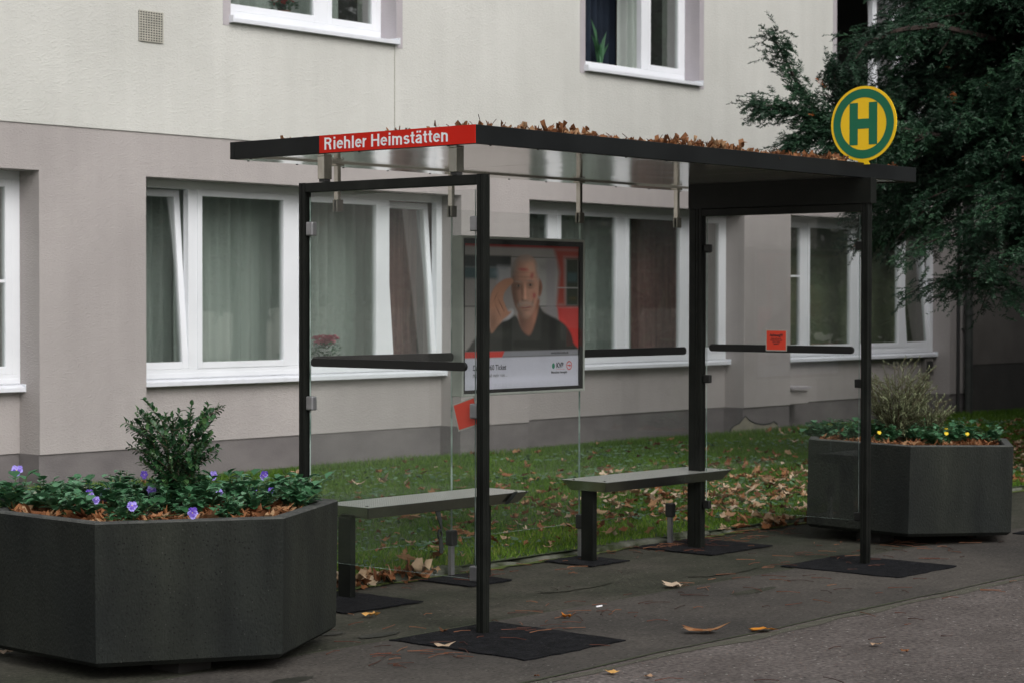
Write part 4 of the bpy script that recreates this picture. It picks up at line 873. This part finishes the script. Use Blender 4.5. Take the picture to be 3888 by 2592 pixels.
# pansy plants
def pansy(seed, petal_out, petal_in, nflow, big=1.):
    g = random.Random(seed); t = thing('pansy_plant', (0, 0, 0), 'pansy plant', 'pansy')
    lv = MB(); stm = MB()
    for k in range(17):
        a = g.uniform(0, 2 * PI); lean = g.uniform(.1, .95); h = g.uniform(.05, .125) * big * (1.1 - .4 * lean); tipx, tipy = math.cos(a) * lean * .115 * big, math.sin(a) * lean * .115 * big
        stm.tube([(0, 0, -.02), (tipx * .5, tipy * .5, h * .65), (tipx, tipy, h)], .0018, 4, cap=False)
        for j in range(8):
            f = .35 + .65 * (j + 1) / 8; b_ = g.uniform(0, 2 * PI); p = Vector((tipx * f, tipy * f, h * f))
            leaf_quad(lv, p, Vector((math.cos(b_), math.sin(b_), g.uniform(-.1, .85))), g.uniform(.030, .048) * big, g.uniform(.026, .041) * big, min(1, max(0, g.gauss(.5, .25))), .2)
    lv.build('foliage', M_pansy, t, tones=True); stm.build('stems', M_stem, t)
    return t
def flower(parent, p, d, size, mo, mi_, seed):
    """a pansy: two upper petals, two side petals, one broad lower petal, dark face, yellow eye"""
    g = random.Random(seed); d = Vector(d).normalized(); s = d.cross(Vector((0, 0, 1))).normalized(); up = s.cross(d); b = MB(); p = Vector(p)
    for ang, L, W, k in ((58, .60, .40, 0), (122, .60, .40, 0), (182, .52, .34, 1), (-2, .52, .34, 1), (270, .60, .50, 2)):
        a = R(ang + g.uniform(-8, 8)); e = s * math.cos(a) + up * math.sin(a); f = -s * math.sin(a) + up * math.cos(a); off = d * (.004 * k + .002); vs = [p + off]; n = 9
        for q in range(n):
            t = -1 + 2 * q / (n - 1); vs.append(p + off + (e * (L * (1 - .35 * t * t - .25 * abs(t) ** 5)) + f * (W * t * .75)) * size + d * g.uniform(-.08, .08) * size)
        b.add(vs, [(0, i, i + 1) for i in range(1, n)], 0 if k else 1 if seed % 3 == 0 else 0)
        if k:
            vs = [p + off + d * .0015] + [p + off + d * .0015 + (e * L * .68 * (1 - .4 * t * t) + f * W * t * .55) * size for t in [-1 + 2 * q / 6 for q in range(7)]]
            b.add(vs, [(0, i, i + 1) for i in range(1, 7)], 1)
    b.add([p + d * .013 + (s * math.cos(q) + up * math.sin(q)) * size * .05 for q in [2 * PI * k / 6 for k in range(6)]], [(0, 1, 2, 3, 4, 5)], 2)
    b.build('flower', [mo, mi_, M_ypetal], parent)
    stm = MB(); q = wloc(parent); stm.tube([q, q.lerp(p, .6) + Vector((0, 0, .01)), p - d * .003], .0016, 4); stm.build('flower_stalk', M_stem, parent)
def copy_tree(o, parent=None):
    c = o.copy(); C.objects.link(c); c.parent = parent
    for ch in o.children: copy_tree(ch, c)
    return c
protos = [pansy(100 + i, None, None, 0) for i in range(4)]
spots1 = [(-.50, .30), (-.26, .40), (.0, .42), (.24, .40), (.47, .22), (.58, -.02), (-.56, .05), (-.36, .12), (-.12, .2), (.12, .22), (.34, .1), (.42, -.18), (-.42, -.2), (-.2, -.12), (.02, -.06), (.2, -.1), (-.3, -.40), (-.06, -.34), (.16, -.36), (.34, -.42), (.56, .28), (-.08, -.56), (-.62, -.12)]
pansies = []; fl1 = [(5.685, 7.9, .80, 1, .075), (6.36, 7.82, .745, 2, .05), (6.40, 7.73, .735, 3, .05), (6.24, 7.551, .72, 4, .045), (6.03, 7.361, .72, 5, .06), (5.73, 7.426, .72, 6, .055), (5.80, 7.39, .715, 7, .08), (5.42, 6.74, .733, 8, .06), (5.49, 6.44, .722, 9, .06), (6.60, 7.59, .74, 11, .055), (6.72, 7.36, .745, 12, .06), (6.39, 6.953, .72, 13, .04), (6.355, 7.034, .72, 14, .045), (5.575, 7.178, .72, 10, .045), (6.12, 7.0, .725, 16, .045)]
cxr, cyr = Vector((v.x, v.y, 0)).normalized(), Vector((r_.x, r_.y, 0)).normalized()
used = 0
def place_pansy(pr, first, x, y, z, rz, sc, label, group):
    o = pr if first else copy_tree(pr); o.location = (x, y, z); o.rotation_euler = (0, 0, rz); o.scale = (sc,) * 3; o['label'] = label; o['category'] = 'pansy'; o['group'] = group
    return o
for i, (a, c) in enumerate(spots1):
    p = Vector((P1[0], P1[1], 0)) + cyr * a * 1.02 + cxr * c * 1.02
    o = place_pansy(protos[i % 4], i < 4, p.x, p.y, P1[5] - .035, random.uniform(0, 6), random.uniform(1.15, 1.45) * (.82 if c < -.3 else 1), 'leafy green pansy plant growing in the nearer planter', 'pansy plants in the nearer planter'); pansies.append(o)
spots2 = [(-.60, .06), (-.46, .28), (-.38, -.04), (-.24, .38), (-.2, .1), (-.02, .42), (.0, .12), (.2, .36), (.2, .04), (.40, .26), (.4, -.02), (.58, .04), (.05, -.16), (-.16, -.2), (.24, -.24), (.1, -.42)]
pans2 = []
for i, (a, c) in enumerate(spots2):
    p = Vector((P2[0], P2[1], 0)) + cyr * a + cxr * c
    o = place_pansy(protos[i % 4], False, p.x, p.y, P2[5] - .04 + tz(p.x, p.y, P2), random.uniform(0, 6), random.uniform(1.1, 1.35), 'leafy green pansy plant growing in the farther planter', 'pansy plants in the farther planter'); pans2.append(o)
bpy.context.view_layer.update()
def local_flower(pl, P, d, size, mo, mi_, seed):
    """flower attached to the nearest plant, keeping that plant's scale out of its own size"""
    h = bpy.data.objects.new('tmp', None); h.location = pl.location
    b0 = [o.name for o in bpy.data.objects]
    flower(h, P, d, size, mo, mi_, seed)
    for o in list(bpy.data.objects):
        if o.parent is h:
            o.parent = pl; o.matrix_parent_inverse = (Matrix.Translation(pl.location) @ pl.rotation_euler.to_matrix().to_4x4() @ Matrix.Diagonal((*pl.scale, 1))).inverted() @ Matrix.Translation(pl.location)
    bpy.data.objects.remove(h)
def nearest(lst, p): return min(lst, key=lambda o: (o.location.x - p[0]) ** 2 + (o.location.y - p[1]) ** 2)
lab1 = {1: 'pansy plant at the left of the nearer planter with one tall pale violet flower', 7: 'pansy plant in the nearer planter with a wide lilac flower', 9: 'pansy plant at the front rim of the nearer planter with a violet flower'}
for (x, y, z, sd_, s) in fl1:
    pl = nearest(pansies, (x, y)); d = Vector((-v.x + random.uniform(-.4, .4), -v.y + random.uniform(-.4, .4), random.uniform(0, .5)))
    local_flower(pl, (x, y, z), d, s * .72, M_lilac if sd_ not in (2, 3, 4, 13) else M_violet, M_violet, sd_)
    if sd_ in lab1: pl['label'] = lab1[sd_]; del pl['group']
for k, (x, y) in enumerate([(12.42, 7.75), (12.40, 7.25), (11.85, 7.02), (12.65, 7.24), (12.62, 6.95), (12.3, 6.62), (12.2, 6.72)]):
    pl = nearest(pans2, (x, y)); local_flower(pl, (x, y, P2[5] + .06 + tz(x, y, P2)), Vector((-v.x, -v.y, .7)), .028, M_ypetal, M_ypetal, 21 + k)

# box shrub in the near planter
def shrub(name, base, label, cat, mleaf, nst, H, spread, leafL, leafW, step, seed, droop=.0, twigs=5, lean=(0, 0)):
    g = random.Random(seed); t = thing(name, base, label, cat); B = Vector(base); lv = MB(); stm = MB()
    def leafy(p, q, bare):
        L = (q - p).length; n = max(2, int(L / step)); d = (q - p).normalized()
        for i in range(n):
            f = (i + .5) / n
            if f < bare: continue
            c = p.lerp(q, f); a = g.uniform(0, 2 * PI); s = d.cross(Vector((math.cos(a), math.sin(a), .3))).normalized()
            for sg in (1, -1): leaf_quad(lv, c, (s * sg * .8 + d * .7), leafL * g.uniform(.7, 1.15), leafW * g.uniform(.8, 1.1), min(1, max(0, g.gauss(.4 + .35 * f, .2))), .2)
    for k in range(nst):
        a = 2 * PI * (k + g.random()) / nst; sp = spread * math.sqrt(g.random()); h = H * g.uniform(.62, 1.0) * (1 - .25 * sp / spread)
        tip = B + Vector((math.cos(a) * sp + lean[0] * h, math.sin(a) * sp + lean[1] * h, h)); mid = B.lerp(tip, .5) + Vector((math.cos(a), math.sin(a), 0)) * sp * .12 - Vector((0, 0, droop * h))
        stm.tube([B, mid, tip], [.004, .0028, .0012], 5, cap=False); leafy(mid, tip, 0); leafy(B, mid, .35)
        for j in range(twigs):
            f = g.uniform(.2, .95); p = B.lerp(mid, f * 2) if f < .5 else mid.lerp(tip, f * 2 - 1); a2 = a + g.uniform(-1.5, 1.5); L = H * g.uniform(.15, .3)
            q = p + Vector((math.cos(a2) * .6, math.sin(a2) * .6, g.uniform(.1, .9))).normalized() * L; stm.tube([p, q], [.002, .001], 4, cap=False); leafy(p, q, .1)
    lv.build('foliage', mleaf, t, tones=True); stm.build('stems', M_twig, t); return t
shrub('box_shrub', (6.08, 7.24, .63), 'small dark green box shrub standing in the middle of the nearer planter', 'shrub', M_box, 10, .60, .15, .032, .021, .0135, 5, twigs=10)
zb2 = P2[5] - .04
shrub('feathery_shrub', (12.40, 7.20, zb2), 'larger grey-green feathery shrub in the farther planter', 'shrub', M_heath, 46, .60, .21, .022, .0055, .011, 6, twigs=7)
shrub('feathery_shrub', (12.51, 7.01, zb2), 'smaller sparse grey-green shrub at the right of the farther planter', 'shrub', M_heath, 16, .40, .13, .022, .0055, .011, 8, twigs=6)

# ================================================================== LEAVES, GRASS, TWIGS
# grass blades
def in_view(x, y, m=.35):
    d = x * v.x + y * v.y; r = x * r_.x + y * r_.y; return (d > 1) & (np.abs(r) < d * .2483 + m)
NG = 230000; gx_ = rng.uniform(8, 27, NG); gy = 8.135 + (13.68 - 8.135) * rng.uniform(0, 1, NG) ** 1.15
k_ = in_view(gx_, gy); gx_, gy = gx_[k_], gy[k_]; n = len(gx_)
gz = lawn_z(gx_, gy); patchy = .5 + .5 * np.sin(gx_ * 2.3 + 1.3 * np.sin(gy * 1.9)) * np.cos(gy * 2.7 + gx_)
h = rng.uniform(.018, .042, n) * (1 + .35 * patchy) + np.where(gy > 13.4, .03, 0); a = rng.uniform(0, 2 * PI, n); wd = rng.uniform(.003, .006, n); ln = rng.uniform(.1, .9, n) * h; b_ = rng.uniform(0, 2 * PI, n)
base = np.stack([gx_, gy, gz - .004], 1); sx = np.stack([np.cos(a), np.sin(a), np.zeros(n)], 1) * wd[:, None]
tip = base + np.stack([np.cos(b_) * ln, np.sin(b_) * ln, h], 1)
V = np.stack([base - sx, base + sx, tip], 1).reshape(-1, 3); F = np.arange(3 * n).reshape(-1, 3)
T = np.clip(rng.normal(.42, .2, n) + .2 * (patchy - .5) + np.where(gy < 8.9, .22, 0), 0, 1)
tag(arr_obj('grass', V, F, T, M_grass), 'short green lawn grass between the kerb and the building', 'grass', kind='stuff')
# clover and broad weeds in the lawn
NW = 5200; wx = rng.uniform(8, 24, NW); wy = rng.uniform(8.3, 13.2, NW); k_ = in_view(wx, wy) & (np.sin(wx * 1.9) * np.cos(wy * 1.3 + wx * .4) > -.25); wx, wy = wx[k_], wy[k_]
th = np.linspace(0, 2 * PI, 7)[:-1]; wt = (np.stack([np.cos(th) * .5, np.sin(th) * .38, .12 * np.cos(2 * th)], 1), np.array([[0, 1, 2], [0, 2, 3], [0, 3, 4], [0, 4, 5]]))
V, F, T = scatter([wt], np.stack([wx, wy, lawn_z(wx, wy) + rng.uniform(.02, .045, len(wx))], 1), rng.uniform(.025, .06, len(wx)), .35)
tag(arr_obj('lawn_weeds', V, F, T, M_weed), 'broad clover-like weeds spread through the lawn', 'weeds', kind='stuff')
# fallen leaves on the lawn: dense near the kerb and to the right, thin towards the wall
def lawn_leaves(N, dens, tones, m, label, s0, s1, zl=.02):
    x = rng.uniform(8, 24, N); y = rng.uniform(8.12, 13.5, N); k = in_view(x, y) & (rng.uniform(0, 1, N) < dens(x, y)); x, y = x[k], y[k]; n = len(x)
    V, F, T = scatter(LEAVES + FLATS, np.stack([x, y, lawn_z(x, y) + rng.uniform(.0, .02, n) + zl], 1), rng.uniform(s0, s1, n), .45, tones(n))
    tag(arr_obj('fallen_leaves', V, F, T, m), label, 'fallen leaves', kind='stuff')
d1 = lambda x, y: np.clip(1.05 - (y - 8.5) / 3.4, .06, 1) * np.clip(.35 + (x - 9) / 8, .25, 1) * np.where(y < 8.75, .45, 1)
lawn_leaves(6500, d1, lambda n: np.clip(rng.beta(2, 2, n), 0, .85), M_leaf, 'rust brown fallen leaves strewn over the lawn', .03, .075)
d2 = lambda x, y: np.clip(1.0 - np.abs(y - 9.35) / 1.3, .03, 1) * np.clip((x - 9.8) / 3, .08, 1)
lawn_leaves(4300, d2, lambda n: rng.uniform(.2, 1, n), M_pale, 'pale dry fallen leaves strewn over the lawn behind the far bench', .04, .095)
# heap by the kerb left of the near front post
hx = np.concatenate([rng.normal(8.25, .16, 34), rng.normal(12.2, .3, 26)]); hy = np.concatenate([rng.normal(8.06, .035, 34), rng.normal(8.05, .05, 26)])
V, F, T = scatter(LEAVES + CURLS, np.stack([hx, hy, rng.uniform(.004, .05, 60)], 1), rng.uniform(.055, .10, 60), .6, rng.uniform(.2, 1, 60))
tag(arr_obj('leaf_heap', V, F, T, M_leaf), 'crumpled brown leaves heaped against the kerb', 'leaf heap', kind='stuff')
# leaves on the shelter roof
N = 2300; rx = rng.uniform(RX0 + .04, RX1 - .04, N); ry = RY0 + .035 + (RY1 - RY0 - .08) * rng.uniform(0, 1, N) ** 1.5
dens = np.clip(np.clip(.12 + (rx - 7.3) * .55, .12, 1) - np.clip((rx - 10.4) * 1.4, 0, .9), .08, 1); k_ = rng.uniform(0, 1, N) < dens; rx, ry = rx[k_], ry[k_]; n = len(rx)
rz = RZ0 + .06 + rng.uniform(0, .032, n) * (1 + .45 * np.sin(rx * 4.2)) * np.clip(.45 + (rx - 7.3) * .6, .4, 1) + .004
V, F, T = scatter(CURLS, np.stack([rx, ry, rz], 1), rng.uniform(.022, .052, n), .8, rng.uniform(.15, .85, n))
tag(arr_obj('roof_leaves', V, F, T, M_leaf), 'curled brown leaves piled on the shelter roof', 'fallen leaves', kind='stuff')
# stalks sticking up from the roof and lying on the paving
b = MB(); g = random.Random(44)
for k in range(60):
    x = g.uniform(7.32, 10.6); y = g.uniform(6.53, 6.75); a = g.uniform(0, 2 * PI); L = g.uniform(.03, .09); p = Vector((x, y, RZ1 - .015)); q = p + Vector((math.cos(a) * .7, math.sin(a) * .7, g.uniform(.25, 1))).normalized() * L
    b.tube([p, p.lerp(q, .5) + Vector((0, 0, .006)), q], .0017, 4, tone=g.random())
tag(b.build('leaf_stalks', M_stalk, tones=True), 'thin brown leaf stalks sticking up along the shelter roof edge', 'leaf stalks', kind='stuff')
b = MB(); cl_ = [(8.9, 6.6, .5, .25, 26), (10.6, 6.9, 1., .5, 46), (11.0, 7.9, .5, .12, 60), (11.9, 7.9, .5, .15, 20), (7.3, 6.9, .35, .3, 14), (6.6, 6.35, .16, .12, 22), (7.6, 6.4, .2, .12, 12), (9.2, 7.95, 1.2, .08, 26), (11.6, 6.75, .5, .25, 36), (9.5, 5.9, 1.2, .3, 12), (9, 5.1, 1.2, .5, 12), (8.1, 6.45, .2, .12, 12)]
for (cx, cy, sx, sy, n) in cl_:
    for k in range(int(n * 1.0)):
        x, y = g.gauss(cx, sx), min(8.07, g.gauss(cy, sy)); a = g.gauss(-.55, 1.0); L = g.uniform(.04, .16); z = .008
        p = Vector((x, y, z)); q = p + Vector((math.cos(a), math.sin(a), 0)) * L; m = p.lerp(q, .5) + Vector((g.uniform(-.01, .01), g.uniform(-.01, .01), g.uniform(0, .006)))
        b.tube([p, m, q], [.0026, .0016, .0018], 5, tone=g.random())
tag(b.build('leaf_stalks', M_stalk, tones=True), 'reddish brown leaf stalks scattered over the pavement', 'leaf stalks', kind='stuff')
# single leaves on the paving
def one_leaf(x, y, size, label, m, seed, curl=1., elong=1.3, rot=0, tone=.6):
    V, F = leaf_template(seed, 5, curl * .38, elong, .5); c, s = math.cos(rot), math.sin(rot); V = V * size; V = np.stack([V[:, 0] * c - V[:, 1] * s, V[:, 0] * s + V[:, 1] * c, V[:, 2]], 1)
    o = arr_obj('fallen_leaf', V, F, np.full(len(F), tone) + rng.uniform(-.1, .1, len(F)), m); o.location = (x, y, .005)
    tag(o, label, 'leaf', 'single leaves fallen on the paving')
rr = math.atan2(r_.y, r_.x)
one_leaf(7.354, 7.269, .085, 'yellow curled leaf on the pavement between near planter and patch', M_yleaf, 3, 1.2, 1.3, rr, .7)
one_leaf(6.93, 6.38, .075, 'pale folded leaf on the left edge of the near front asphalt patch', M_pale, 4, .7, 1.5, rr, .8)
one_leaf(7.964, 6.498, .075, 'rust red curled leaf on the pavement right of the near front post', M_oleaf, 5, 1.5, 1.1, rr, .1)
one_leaf(9.225, 6.76, .15, 'large pale beige leaf lying mid pavement under the roof', M_pale, 6, .5, 1.1, rr, .95)
one_leaf(8.264, 5.535, .095, 'bright orange leaf on the seam between pavement and road', M_oleaf, 7, .6, 1.7, rr, .8)
one_leaf(8.268, 4.91, .055, 'small tan leaf on the road, right of the others', M_pale, 8, .8, 1.4, rr, .6)
one_leaf(8.192, 4.718, .045, 'small brown leaf low on the road surface', M_leaf, 9, 1.3, 1.1, rr, .5)
one_leaf(8.036, 5.716, .11, 'long thin brown leaf on the pavement just above the road seam', M_leaf, 10, .7, 2.4, rr, .65)
one_leaf(6.903, 5.384, .06, 'yellow beige leaf on the road near the bottom edge', M_yleaf, 11, .8, 1.3, rr, .9)
one_leaf(6.634, 5.576, .025, 'tiny dark red leaf on the road seam near the bottom edge', M_leaf, 12, 1.3, 1.2, rr, .2)
one_leaf(7.23, 6.66, .05, 'dark brown curled leaf on the near front asphalt patch left of the post', M_leaf, 13, 1.8, 1.3, rr, .1)
one_leaf(6.934, 5.21, .04, 'tan leaf on the road at the very bottom', M_pale, 14, .8, 1.3, rr, .5)
one_leaf(5.50, 7.75, .10, 'pale leaf under the left side of the nearer planter', M_pale, 15, .6, 1.2, rr, .8)
bx('cigarette_end', 8.36, 8.405, 6.62, 6.627, .001, .008, M_letter); tag(bpy.data.objects['cigarette_end'], 'tiny white stub lying on the pavement under the roof', 'litter')

# ================================================================== YEW
yew = thing('yew_tree', (17.6, 8.4, 0), 'large dark green yew with drooping branches at the right, beyond the far planter', 'tree')
b = MB(); b.tube([(17.6, 8.4, -.1), (17.55, 8.45, .8), (17.6, 8.5, 2.2), (17.5, 8.6, 4.5), (17.5, 8.6, 6.4)], [.30, .24, .2, .14, .03], 14)
branches = []
def spray_needles(P, D, L, tone, needle=.034, nw=.0065, dens=.0065):
    """needles of many straight twigs at once. P start (n,3), D unit dir (n,3), L (n,)"""
    out = []
    n = len(P); K = int(.16 / dens); f = (np.arange(K) + .5) / K
    side = np.cross(D, np.array([0, 0, 1.])); side /= (np.linalg.norm(side, axis=1)[:, None] + 1e-9); upv = np.cross(side, D)
    Pk = P[:, None, :] + D[:, None, :] * (f[None, :, None] * L[:, None, None]); sg = np.where(np.arange(K) % 2 == 0, 1., -1.)
    roll = rng.normal(0, .5, (n, K)); nd = side[:, None, :] * sg[None, :, None] * np.cos(roll)[..., None] + upv[:, None, :] * np.sin(roll)[..., None] + D[:, None, :] * .75
    nd /= np.linalg.norm(nd, axis=2)[..., None]; NL = needle * rng.uniform(.7, 1.2, (n, K)) * (1 - .35 * f[None, :] ** 3)
    wv = np.cross(nd, rng.normal(0, 1, (n, K, 3))); wv /= np.linalg.norm(wv, axis=2)[..., None]; wv *= nw
    tip = Pk + nd * NL[..., None]; V = np.stack([Pk - wv * .6, Pk + wv * .6, tip + wv * .5, tip - wv * .5], 2).reshape(-1, 3); F = np.arange(len(V)).reshape(-1, 4)
    return V, F, np.repeat(tone, K)
def sprays_along(pts, n, L0, droop, spreadr):
    """short side twigs hanging off a branch polyline"""
    pts = np.array(pts, float); seg = np.linalg.norm(np.diff(pts, axis=0), axis=1); cum = np.concatenate([[0], np.cumsum(seg)]); s = rng.uniform(0.12, 1, n) * cum[-1]
    P = np.stack([np.interp(s, cum, pts[:, k]) for k in range(3)], 1) + rng.normal(0, spreadr, (n, 3)); i = np.clip(np.searchsorted(cum, s) - 1, 0, len(seg) - 1); B = np.diff(pts, axis=0)[i]; B /= np.linalg.norm(B, axis=1)[:, None]
    side = np.cross(B, np.array([0, 0, 1.])); side /= (np.linalg.norm(side, axis=1)[:, None] + 1e-9)
    D = B * rng.uniform(.3, 1.1, (n, 1)) + side * rng.choice([-1, 1], (n, 1)) * rng.uniform(.1, .9, (n, 1)) + np.array([0, 0, -1.]) * rng.uniform(-.35, 1, (n, 1)) * droop + rng.normal(0, .15, (n, 3)); D /= np.linalg.norm(D, axis=1)[:, None]
    return P, D, rng.uniform(.5, 1.2, n) * L0
PP, DD, LL, TT = [], [], [], []
def camxy(px, py, dep):    # design aid: the branch tips were laid out from measured directions, then kept as world points
    q = v * dep + r_ * ((px - 1944) / 7831 * dep) + u_ * ((1296 - py) / 7831 * dep) ; return (q.x, q.y, q.z + 1.58)
TRK = Vector((17.55, 8.5, 0))
tips = []
# left arm with an upright finger and a level finger
arm = [[(17.3, 8.7, 3.0), (16.4, 8.8, 3.0), (15.55, 8.97, 3.04), (15.08, 9.2, 3.06), (14.81, 9.37, 3.16), (14.61, 9.46, 3.41), (14.54, 9.54, 3.63), (14.4, 9.56, 3.78)], [(15.4, 9.1, 3.06), (15.08, 9.2, 3.06), (14.76, 9.42, 3.13), (14.51, 9.56, 3.21), (14.28, 9.67, 3.2)],
       [(15.3, 9.1, 3.05), (15.08, 9.2, 3.03), (14.81, 9.37, 3.02), (14.69, 9.5, 2.94), (14.53, 9.53, 2.86)], [(15.5, 9.0, 3.05), (15.17, 9.25, 3.15), (15.08, 9.37, 3.37), (15.07, 9.38, 3.55)], [(15.6, 9.0, 3.05), (15.27, 9.14, 3.04), (15.01, 9.28, 2.92), (14.83, 9.34, 2.74)],
       [(16.6, 8.7, 3.9), (15.73, 8.78, 3.94), (15.33, 8.93, 3.87), (15.08, 9.07, 3.75), (14.92, 9.1, 3.59)], [(15.7, 8.9, 3.0), (15.4, 9.05, 2.85), (15.15, 9.15, 2.65)], [(15.45, 9.05, 3.08), (15.3, 9.2, 3.3), (15.25, 9.25, 3.42)]]
for k, a_ in enumerate(arm):
    P, D, L = sprays_along(a_, [600, 350, 340, 280, 320, 110, 240, 200][k], .17, .75, .05); PP.append(P); DD.append(D); LL.append(L); b.tube(a_, [.03 * (1 - i / len(a_)) + .003 for i in range(len(a_))], 5, cap=False)
# main crown: whorls of drooping boughs
g = random.Random(61)
lev = [(1.95 + .3 * i) for i in range(15)]
for z in lev:
    nb = 13 if z < 5.2 else 8
    for k in range(nb):
        a = 2 * PI * (k + g.random()) / nb; rad = (2.2 + g.uniform(-.55, .3)) * np.interp(z, [1.95, 2.4, 2.9, 3.3, 3.7, 4.4], [.66, .82, .95, .88, .70, .66]) * (1 if z < 4.4 else max(.3, 1 - (z - 4.4) / 2.6))
        if z < 2.4 and math.sin(a) > .5: continue
        x0, y0 = TRK.x, TRK.y; c, s = math.cos(a), math.sin(a); zz = z + g.uniform(-.2, .2)
        pl = [(x0 + c * rad * f, y0 + s * rad * f, zz + .35 * math.sin(PI * f) * 1.0 - .38 * f * f + g.uniform(-.04, .04)) for f in (0, .3, .6, .82, 1.0)]
        b.tube(pl, [.04, .028, .018, .01, .004], 5, cap=False)
        P, D, L = sprays_along(pl, 130 if z < 5.0 else 50, .2, .85, .08); PP.append(P); DD.append(D); LL.append(L)
        for j in range(5):   # secondary boughs
            f = g.uniform(.35, .9); p = Vector(pl[0]).lerp(Vector(pl[-1]), f); p.z = zz + .35 * math.sin(PI * f) - .38 * f * f; a2 = a + g.choice((-1, 1)) * g.uniform(.4, 1.1); Ls = g.uniform(.4, .8)
            q = p + Vector((math.cos(a2), math.sin(a2), -.28)) * Ls; m = p.lerp(q, .5) + Vector((0, 0, .05)); sp = [tuple(p), tuple(m), tuple(q)]; b.tube(sp, [.012, .007, .003], 4, cap=False)
            P, D, L = sprays_along(sp, 60 if z < 5.0 else 20, .18, .85, .05); PP.append(P); DD.append(D); LL.append(L)
b.build('trunk', M_bark, yew)
P = np.concatenate(PP); D = np.concatenate(DD); L = np.concatenate(LL); n = len(P)
clump = .5 + .5 * np.sin(P[:, 0] * 5 + 1.7 * np.sin(P[:, 2] * 4)) * np.cos(P[:, 1] * 5.3 + P[:, 2] * 3)
tone = np.clip(.2 + .45 * clump + rng.normal(0, .14, n), 0, .93); tone = np.where(rng.uniform(0, 1, n) < .004, 1., tone)
dep = P[:, 0] * v.x + P[:, 1] * v.y; near = (P[:, 2] < 5.3)
V1, F1, T1 = spray_needles(P[near], D[near], L[near], tone[near])
V2, F2, T2 = spray_needles(P[~near], D[~near], L[~near] * 1.3, tone[~near], .05, .014, .016)
tag(arr_obj('crown', np.concatenate([V1, V2]), np.concatenate([F1, F2 + len(V1)]), np.concatenate([T1, T2]), M_needle, yew))
print('yew sprays', n, 'faces', len(F1) + len(F2))

for (tx_, ty_, rr_, hh_, lb) in ((21.4, 7.7, 1.9, 8.0, 'slim unseen conifer added beyond the right edge to shade the wall, nearest of three'), (24.2, 8.7, 2.2, 9.0, 'tall unseen conifer added beyond the right edge to shade the wall, middle one of three'), (27.6, 9.9, 2.6, 9.5, 'tall unseen conifer added beyond the right edge to shade the wall, farthest of three')):
    ct = thing('conifer', (tx_, ty_, 0), lb, 'tree', 'unseen conifers added to shade the wall'); NT = 5200  # unseen conifers, added to block light from the right end of the wall
    MB().tube([(tx_, ty_, -.1), (tx_, ty_, hh_ * .9)], [.22, .05], 10).build('trunk', M_bark, ct)
    zz = rng.uniform(0, 1, NT) ** 1.3; ra = rr_ * (1 - zz) ** .7 * rng.uniform(.6, 1, NT); an = rng.uniform(0, 2 * PI, NT)
    V, F, T = scatter([LEAVES[0], LEAVES[1]], np.stack([tx_ + ra * np.cos(an), ty_ + ra * np.sin(an), .3 + zz * hh_], 1), rng.uniform(.22, .42, NT), 1.0, rng.uniform(0, .9, NT))
    arr_obj('crown', V, F, T, M_needle, ct)
mt = thing('shading_maple', (29.5, 3.5, 0), 'tall unseen broadleaf tree added at the roadside beyond the right edge to shade the end of the building', 'tree')  # unseen leaf-fall tree, added to block sky over the wall's right end
b = MB(); b.tube([(29.5, 3.5, -.1), (29.4, 3.6, 2.5), (28.9, 4.4, 5), (28.2, 5.3, 8)], [.35, .28, .2, .08], 12)
for k in range(9): a = k * .7; b.tube([(29.1, 4.1, 4.2 + .25 * k), (28.2 + 2 * math.cos(a), 5.3 + 2 * math.sin(a), 6 + .3 * k), (28.2 + 4 * math.cos(a), 5.3 + 4 * math.sin(a), 6.6 + .4 * k)], [.1, .06, .02], 6)
b.build('trunk', M_bark, mt)
NT = 5200; q = rng.normal(0, 1, (NT, 3)); q /= np.linalg.norm(q, axis=1)[:, None]; q *= rng.uniform(.35, 1, (NT, 1)) ** .5
V, F, T = scatter([LEAVES[0], LEAVES[3]], np.array([28.2, 5.6, 8.8]) + q * np.array([5.4, 5.0, 3.9]), rng.uniform(.25, .5, NT), 1.2, rng.uniform(0, 1, NT))
arr_obj('crown', V, F, T, tone_mat('maple_leaves', [(0, (.04, .07, .02)), (.8, (.10, .12, .03)), (1, (.3, .2, .04))], .7), mt)

# ================================================================== STREET TREES ACROSS THE ROAD (seen only mirrored in the panes)
NT = 9000; cx = rng.uniform(-6, 70, NT); base_h = 4.4 + .9 * np.sin(cx * .5); cz = base_h + rng.beta(1.3, 1.6, NT) * (8 + 2 * np.sin(cx * .31)); cy = -20 + rng.normal(0, 1.6, NT)
keep = (np.sin(cx * .62) + .6 * np.sin(cz * .9 + cx * .2)) > -.45; cx, cy, cz = cx[keep], cy[keep], cz[keep]; n = len(cx)
V, F, T = scatter([wt], np.stack([cx, cy, cz], 1), rng.uniform(.5, 1.0, n), 1.5, rng.uniform(0, .7, n))
tag(arr_obj('street_trees', V, F, T, tone_mat('street_tree_leaves', [(0, (.02, .035, .012)), (1, (.09, .09, .03))], .8)), 'row of leafy trees across the road, seen only as reflections in the windows', 'trees', kind='stuff')
b = MB()
for k in range(10): x = -3 + 7.7 * k; b.tube([(x, -20, -.1), (x + .1, -20, 2.5), (x, -20.1, 6)], [.3, .22, .12], 10)
b.build('street_tree_trunks', M_bark)['kind'] = 'stuff'; tag(bpy.data.objects['street_tree_trunks'], 'trunks of the trees across the road', 'trees')
